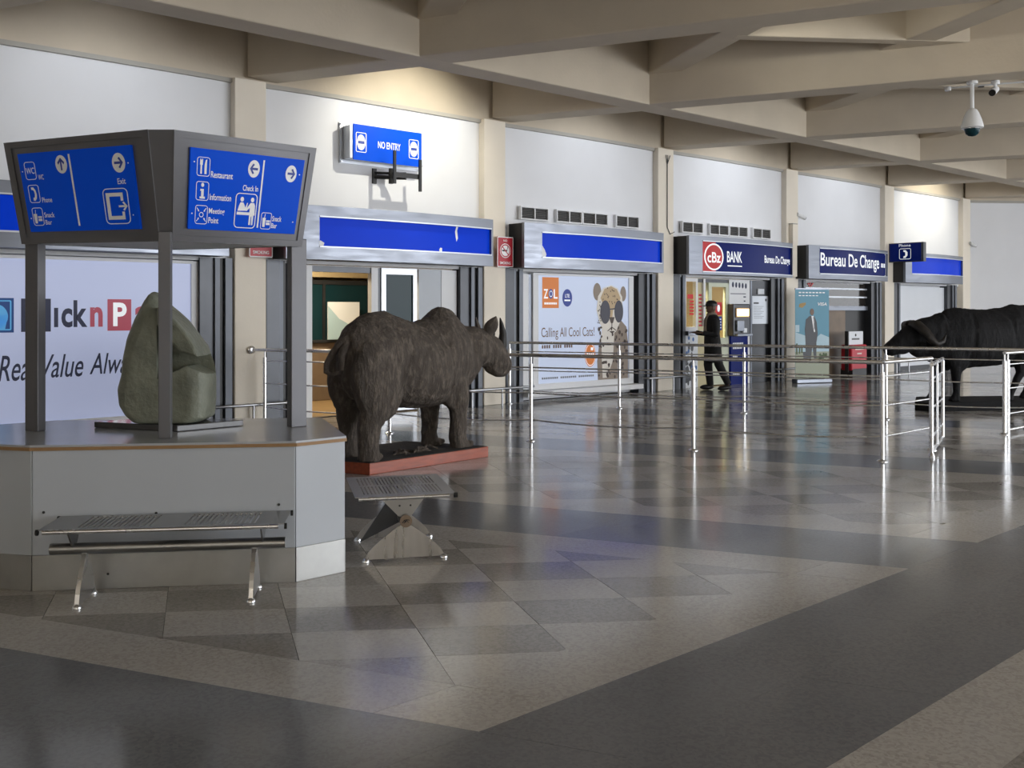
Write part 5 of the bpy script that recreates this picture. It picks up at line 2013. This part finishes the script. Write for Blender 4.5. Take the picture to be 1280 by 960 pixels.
# local: +x is the facing direction, +y the person's left
mb = MB()
mb.ell((0.02, 0, 1.555), (0.095, 0.075, 0.115))
mb.ell((0.105, 0, 1.545), (0.022, 0.014, 0.022))
mb.ell((0.075, 0, 1.49), (0.035, 0.04, 0.03))
for sy in (-1, 1):
    mb.ell((0.01, sy * 0.076, 1.545), (0.02, 0.012, 0.03))
mb.tube([(-0.005, 0, 1.34), (0.005, 0, 1.48)], [0.062, 0.055], 14)
torso = [(0.86, 0.105, 0.165), (1.0, 0.095, 0.145), (1.15, 0.11, 0.165), (1.30, 0.105, 0.185), (1.38, 0.07, 0.13)]
mb.loft([[(rx * math.cos(2 * math.pi * k / 16), ry * math.sin(2 * math.pi * k / 16), z) for k in range(16)] for z, rx, ry in torso])
legs = {-1: [(0.0, -0.09, 0.88), (0.04, -0.095, 0.48), (-0.01, -0.10, 0.07)], 1: [(0.0, 0.09, 0.88), (-0.10, 0.10, 0.48), (-0.28, 0.10, 0.10)]}
for sy in (-1, 1):
    a, b, c = legs[sy]
    mb.tube([a, b, c], [0.085, 0.058, 0.038], 12)
    mb.ell((c[0] + 0.07, c[1], c[2] - 0.035), (0.12, 0.042, 0.035))
    arm = [(0.0, sy * 0.19, 1.33), (0.02, sy * 0.235, 1.05), (0.25, sy * 0.16, 1.08)]
    mb.tube(arm, [0.05, 0.042, 0.03], 12)
    hnd = Vector((0.30, sy * 0.15, 1.085))
    mb.ell(hnd, (0.05, 0.035, 0.018))
    for k in range(4):
        q = hnd + Vector((0.045, (k - 1.5) * 0.017, 0.0))
        mb.tube([q, q + Vector((0.03, 0, -0.004)), q + Vector((0.05, 0, -0.018))], [0.009, 0.0085, 0.007], 6)
    mb.tube([hnd + Vector((0.0, -sy * 0.03, 0.0)), hnd + Vector((0.035, -sy * 0.05, 0.0))], [0.010, 0.008], 6)
me = solid(mb, 0.010, 3, 0.4, 'person_body')
me.materials.append(MATS['skin'])
mkobj('body', me, pe)
mb = MB()
coat = [(0.52, 0.17, 0.215, -0.03), (0.70, 0.155, 0.205, -0.02), (0.90, 0.15, 0.20, -0.01), (1.05, 0.135, 0.185, 0), (1.20, 0.145, 0.205, 0), (1.32, 0.135, 0.225, 0), (1.39, 0.105, 0.17, 0), (1.43, 0.075, 0.09, 0)]
mb.loft([[(ox + rx * math.cos(2 * math.pi * k / 20), ry * math.sin(2 * math.pi * k / 20), z) for k in range(20)] for z, rx, ry, ox in coat])
for sy in (-1, 1):
    mb.tube([(0.0, sy * 0.17, 1.34), (0.02, sy * 0.24, 1.05), (0.24, sy * 0.165, 1.08)], [0.075, 0.065, 0.05], 12)
me = solid(mb, 0.014, 3, 0.5, 'coat')
me.materials.append(MATS['coatcloth'])
mkobj('coat', me, pe)
mb = MB()
for sy in (-1, 1):
    a, b, c = legs[sy]
    mb.tube([a, b, (c[0], c[1], c[2] + 0.02)], [0.105, 0.082, 0.062], 12)
mb.build('trousers', 'trouser', pe, smooth=60)
for sy in (-1, 1):
    a, b, c = legs[sy]
    tilt = Matrix.Rotation(R(0 if sy < 0 else 8), 4, 'Y')
    MB().ell((c[0] + 0.07, c[1], 0.052), (0.14, 0.052, 0.050), M=tilt).build('shoe', 'black', pe, smooth=60)
MB().lathe([(0.108, 0.0), (0.112, 0.03), (0.10, 0.075), (0.06, 0.105), (0.01, 0.112)], (0.01, 0, 1.58), 18).ell((0.11, 0, 1.585), (0.08, 0.075, 0.010)).build('cap', 'black', pe, smooth=60)
mb = MB()
mb.lathe([(0.07, 0.0), (0.095, 0.02), (0.10, 0.05), (0.08, 0.08), (0.065, 0.085)], (0.005, 0, 1.375), 18)
mb.tube([(0.085, 0.03, 1.41), (0.135, 0.04, 1.30), (0.15, 0.04, 1.16), (0.15, 0.045, 1.05)], [0.03, 0.035, 0.035, 0.03], 8)
mb.build('scarf', 'scarf', pe, smooth=60)

# ================================================================== ROLLER BANNER, STAND
bn0 = wl(12.08, 0.82)
t = thing('roller_banner', 'tall blue roller banner showing a man in a dark suit', 'banner', bn0, R(20))
BW, BHh = 0.84, 1.87
MB().box(-BW / 2 - 0.02, BW / 2 + 0.02, -0.09, 0.09, 0.0, 0.09).build('base', 'alu', t, bevel=0.015)
MB().box(-BW / 2, BW / 2, -0.012, 0.012, 0.09 + BHh - 0.03, 0.09 + BHh).build('top_rail', 'alu', t)
MB().box(-0.012, 0.012, 0.03, 0.054, 0.09, BHh).build('support_pole', 'alu', t)
sh = MB().box(-BW / 2, BW / 2, -0.004, 0.004, 0.09, 0.09 + BHh - 0.02).build('sheet', 'ink_bannersky', t)
fn = planar(-BW / 2, 0.09, BW, BHh - 0.02, -0.004)
p = Print(fn)
p.poly([(0, 0.30), (1, 0.30), (1, 0.46), (0.75, 0.50), (0.6, 0.45), (0.3, 0.48), (0, 0.52)])
p.rect(0, 0.52, 0.12, 0.6)
p.build('cloud_print', 'ink_bannerpale', sh)
p.rect(0, 0, 1, 0.30)
p.build('ground_print', 'ink_bannergrass', sh)
p = Print(fn, 0.004)
p.poly([(0.30, 0.30), (0.30, 0.40), (0.28, 0.55), (0.31, 0.66), (0.42, 0.70), (0.56, 0.70), (0.63, 0.63), (0.66, 0.50), (0.62, 0.40), (0.62, 0.22), (0.55, 0.22), (0.50, 0.36), (0.46, 0.22), (0.24, 0.22), (0.22, 0.30)])
p.build('suit_print', 'ink_suit', sh)
p = Print(fn, 0.006)
p.disc(0.49, 0.745, 0.058, 0.038, n=16)
p.build('face_print', 'ink_face', sh)
p.poly([(0.47, 0.70), (0.54, 0.70), (0.58, 0.52), (0.545, 0.52)])
for k in range(8):
    p.rect(0.10 + k * 0.10, 0.955, 0.17 + k * 0.10, 0.968)
for k in range(6):
    p.rect(0.10 + k * 0.10, 0.922, 0.17 + k * 0.10, 0.932)
p.text('VISA', 0.66, 0.815, 0.93, 0.852, 0.02, 0.2)
p.build('white_print', 'ink_white', sh)
p.line([(0.53, 0.69), (0.56, 0.55)], 0.03)
p.build('tie_print', 'ink_navy', sh)
p.poly([(0.10, 0.80), (0.20, 0.79), (0.30, 0.825), (0.31, 0.85), (0.20, 0.845), (0.12, 0.835)])
p.build('emblem_print', 'ink_gold', sh)
p = Print(fn, 0.005)
rs = random.Random(2)
for _ in range(16):
    p.disc(rs.uniform(0.62, 0.92), rs.uniform(0.21, 0.27), 0.035, 0.018, n=8)
for a in (0.02, 0.10, 0.17):
    p.rect(a, 0.27 + a * 0.1, a + 0.045, 0.40 - a * 0.3)
p.build('tree_print', 'ink_green', sh, True)

t = wthing('leaflet_stand', 'red leaflet stand with a white header in front of the exchange', 'stand', 3 * BAY + 2.24, 0.42, 0)
MB().box(-0.30, 0.30, 0, 0.3, 0.0, 0.18).build('foot', 'dark', t)
MB().box(-0.33, 0.33, 0.0, 0.28, 0.14, 0.72).build('bin', 'red', t, bevel=0.03)
MB().box(-0.32, 0.32, 0.10, 0.14, 0.70, 1.02).build('header', 'print', t)
MB().box(-0.36, -0.32, 0.08, 0.16, 0.1, 1.03).build('upright', 'dark', t)
p = Print(planar(-0.32, 0.70, 0.64, 0.32, 0.10))
p.disc(0.5, 0.74, 0.05, 0.10, n=14)
for k in range(9):
    p.rect(0.24 + k * 0.058, 0.40, 0.285 + k * 0.058, 0.52)
p.build('header_print', 'ink_black', t)
p = Print(planar(-0.33, 0.14, 0.66, 0.58, 0.0))
for k in range(9):
    p.rect(0.22 + k * 0.06, 0.80, 0.27 + k * 0.06, 0.87)
for k in range(5):
    p.rect(0.34 + k * 0.06, 0.62, 0.39 + k * 0.06, 0.68)
p.build('bin_print', 'ink_cream', t)

# ================================================================== CAMERAS, CABLES
dc = Vector((6.14, 12.81, 0))
t = thing('dome_camera', 'white pendant dome camera hanging from a deep ceiling beam', 'camera', (dc.x, dc.y, 3.82))
MB().lathe([(0.07, 0.70), (0.07, 0.735)], (0, 0, 0), 18).build('ceiling_plate', 'camwhite', t)
MB().tube([(0, 0, 0.34), (0, 0, 0.71)], 0.026, 14).build('stem', 'camwhite', t, smooth=50)
MB().lathe([(0.035, 0.37), (0.06, 0.355), (0.085, 0.31), (0.115, 0.23), (0.138, 0.15), (0.142, 0.115), (0.10, 0.10)], (0, 0, 0), 24).build('housing', 'camwhite', t, smooth=50)
MB().lathe([(0.098, 0.105), (0.096, 0.08), (0.080, 0.035), (0.045, 0.008), (0.005, 0.0)], (0, 0, 0), 24).build('dome', 'glassdark', t, smooth=60)
MB().lathe([(0.102, 0.098), (0.108, 0.10), (0.108, 0.112), (0.102, 0.114)], (0, 0, 0), 24).build('dome_ring', 'steel', t, smooth=60)
ad = (wl(SA * 5, 5) - wl(0, 0)).normalized()
bc_ = Vector((6.42, 12.75, 4.50))
t = thing('bullet_camera', 'white bullet camera fixed to the beam beside the dome camera', 'camera', bc_)
MB().lathe([(0.05, 0.0), (0.055, 0.02), (0.05, 0.05)], (0, 0, 0), 16).build('mount', 'camwhite', t, smooth=40)
MB().tube([(0, 0, 0.0), (0.0, 0, -0.06)], 0.02, 10).build('joint', 'camwhite', t)
MB().tube([(0.03, 0.05, -0.05), (-0.09, -0.10, -0.13)], 0.045, 16).build('barrel', 'camwhite', t, smooth=50)
MB().tube([(-0.088, -0.098, -0.129), (-0.10, -0.112, -0.137)], 0.043, 16).build('lens_face', 'black', t)
t = thing('cable_conduit', 'thin white conduit with round box along the beam by the dome camera', 'conduit', (dc.x + 0.06, dc.y + 0.17, 4.53))
MB().tube([ad * -0.28, ad * 3.0], 0.012, 8).build('pipe', 'camwhite', t)
MB().lathe([(0.04, -0.035), (0.045, 0.0), (0.04, 0.02)], ad * -0.28, 14).build('round_box', 'camwhite', t)
MB().tube([(0.09, -0.02, -0.01), (0.16, -0.05, -0.01)], 0.014, 8).build('black_clip', 'black', t)


def wallcam(s, d, z, label, flip):
    t = wthing('wall_camera', label, 'camera', s, d, z)
    MB().box(-0.04, 0.04, -0.02, 0.0, -0.05, 0.05).build('wall_plate', 'camwhite', t)
    MB().tube([(0, -0.02, 0), (0, -0.10, -0.01)], 0.016, 8).build('arm', 'camwhite', t)
    MB().tube([(-0.10 * flip, -0.12, 0.03), (0.14 * flip, -0.16, -0.04)], 0.042, 12).build('barrel', 'camwhite', t, smooth=50)
    MB().tube([(0.135 * flip, -0.159, -0.039), (0.15 * flip, -0.162, -0.043)], 0.04, 12).build('lens_face', 'black', t)


wallcam(12.70, 0.0, 3.55, 'small bullet camera on the white wall above the exchange sign', 1)
wallcam(20.90, 0.05, 3.30, 'small bullet camera on the corner column by the end wall', 1)
t = wthing('cable_trunking', 'pale vertical trunking box on the column beside the bank sign', 'trunking', 12.30, 0.135, 2.22)
MB().box(-0.02, 0.14, -0.10, 0.0, 0, 1.12).build('box', 'column', t, bevel=0.006)
MB().box(-0.03, 0.15, -0.105, 0.0, 1.12, 1.14).build('lid', 'trimgrey', t)
t = wthing('wall_cable', 'thin dark cable hanging down the cream column', 'cable', 2 * BAY, 0.135, 2.9)
MB().tube([(0.05, 0, 1.45), (0.02, -0.01, 1.33), (0.02, -0.01, 0.15), (0.10, -0.01, 0.03), (0.26, 0.02, 0.08)], 0.008, 6).build('cable', 'dark', t)
for a in (-0.05, 0.0, 0.07):
    MB().tube([(0.02, -0.01, 1.33), (0.02 + a, -0.02, 1.50)], 0.007, 6).build('loose_end', 'dark', t)
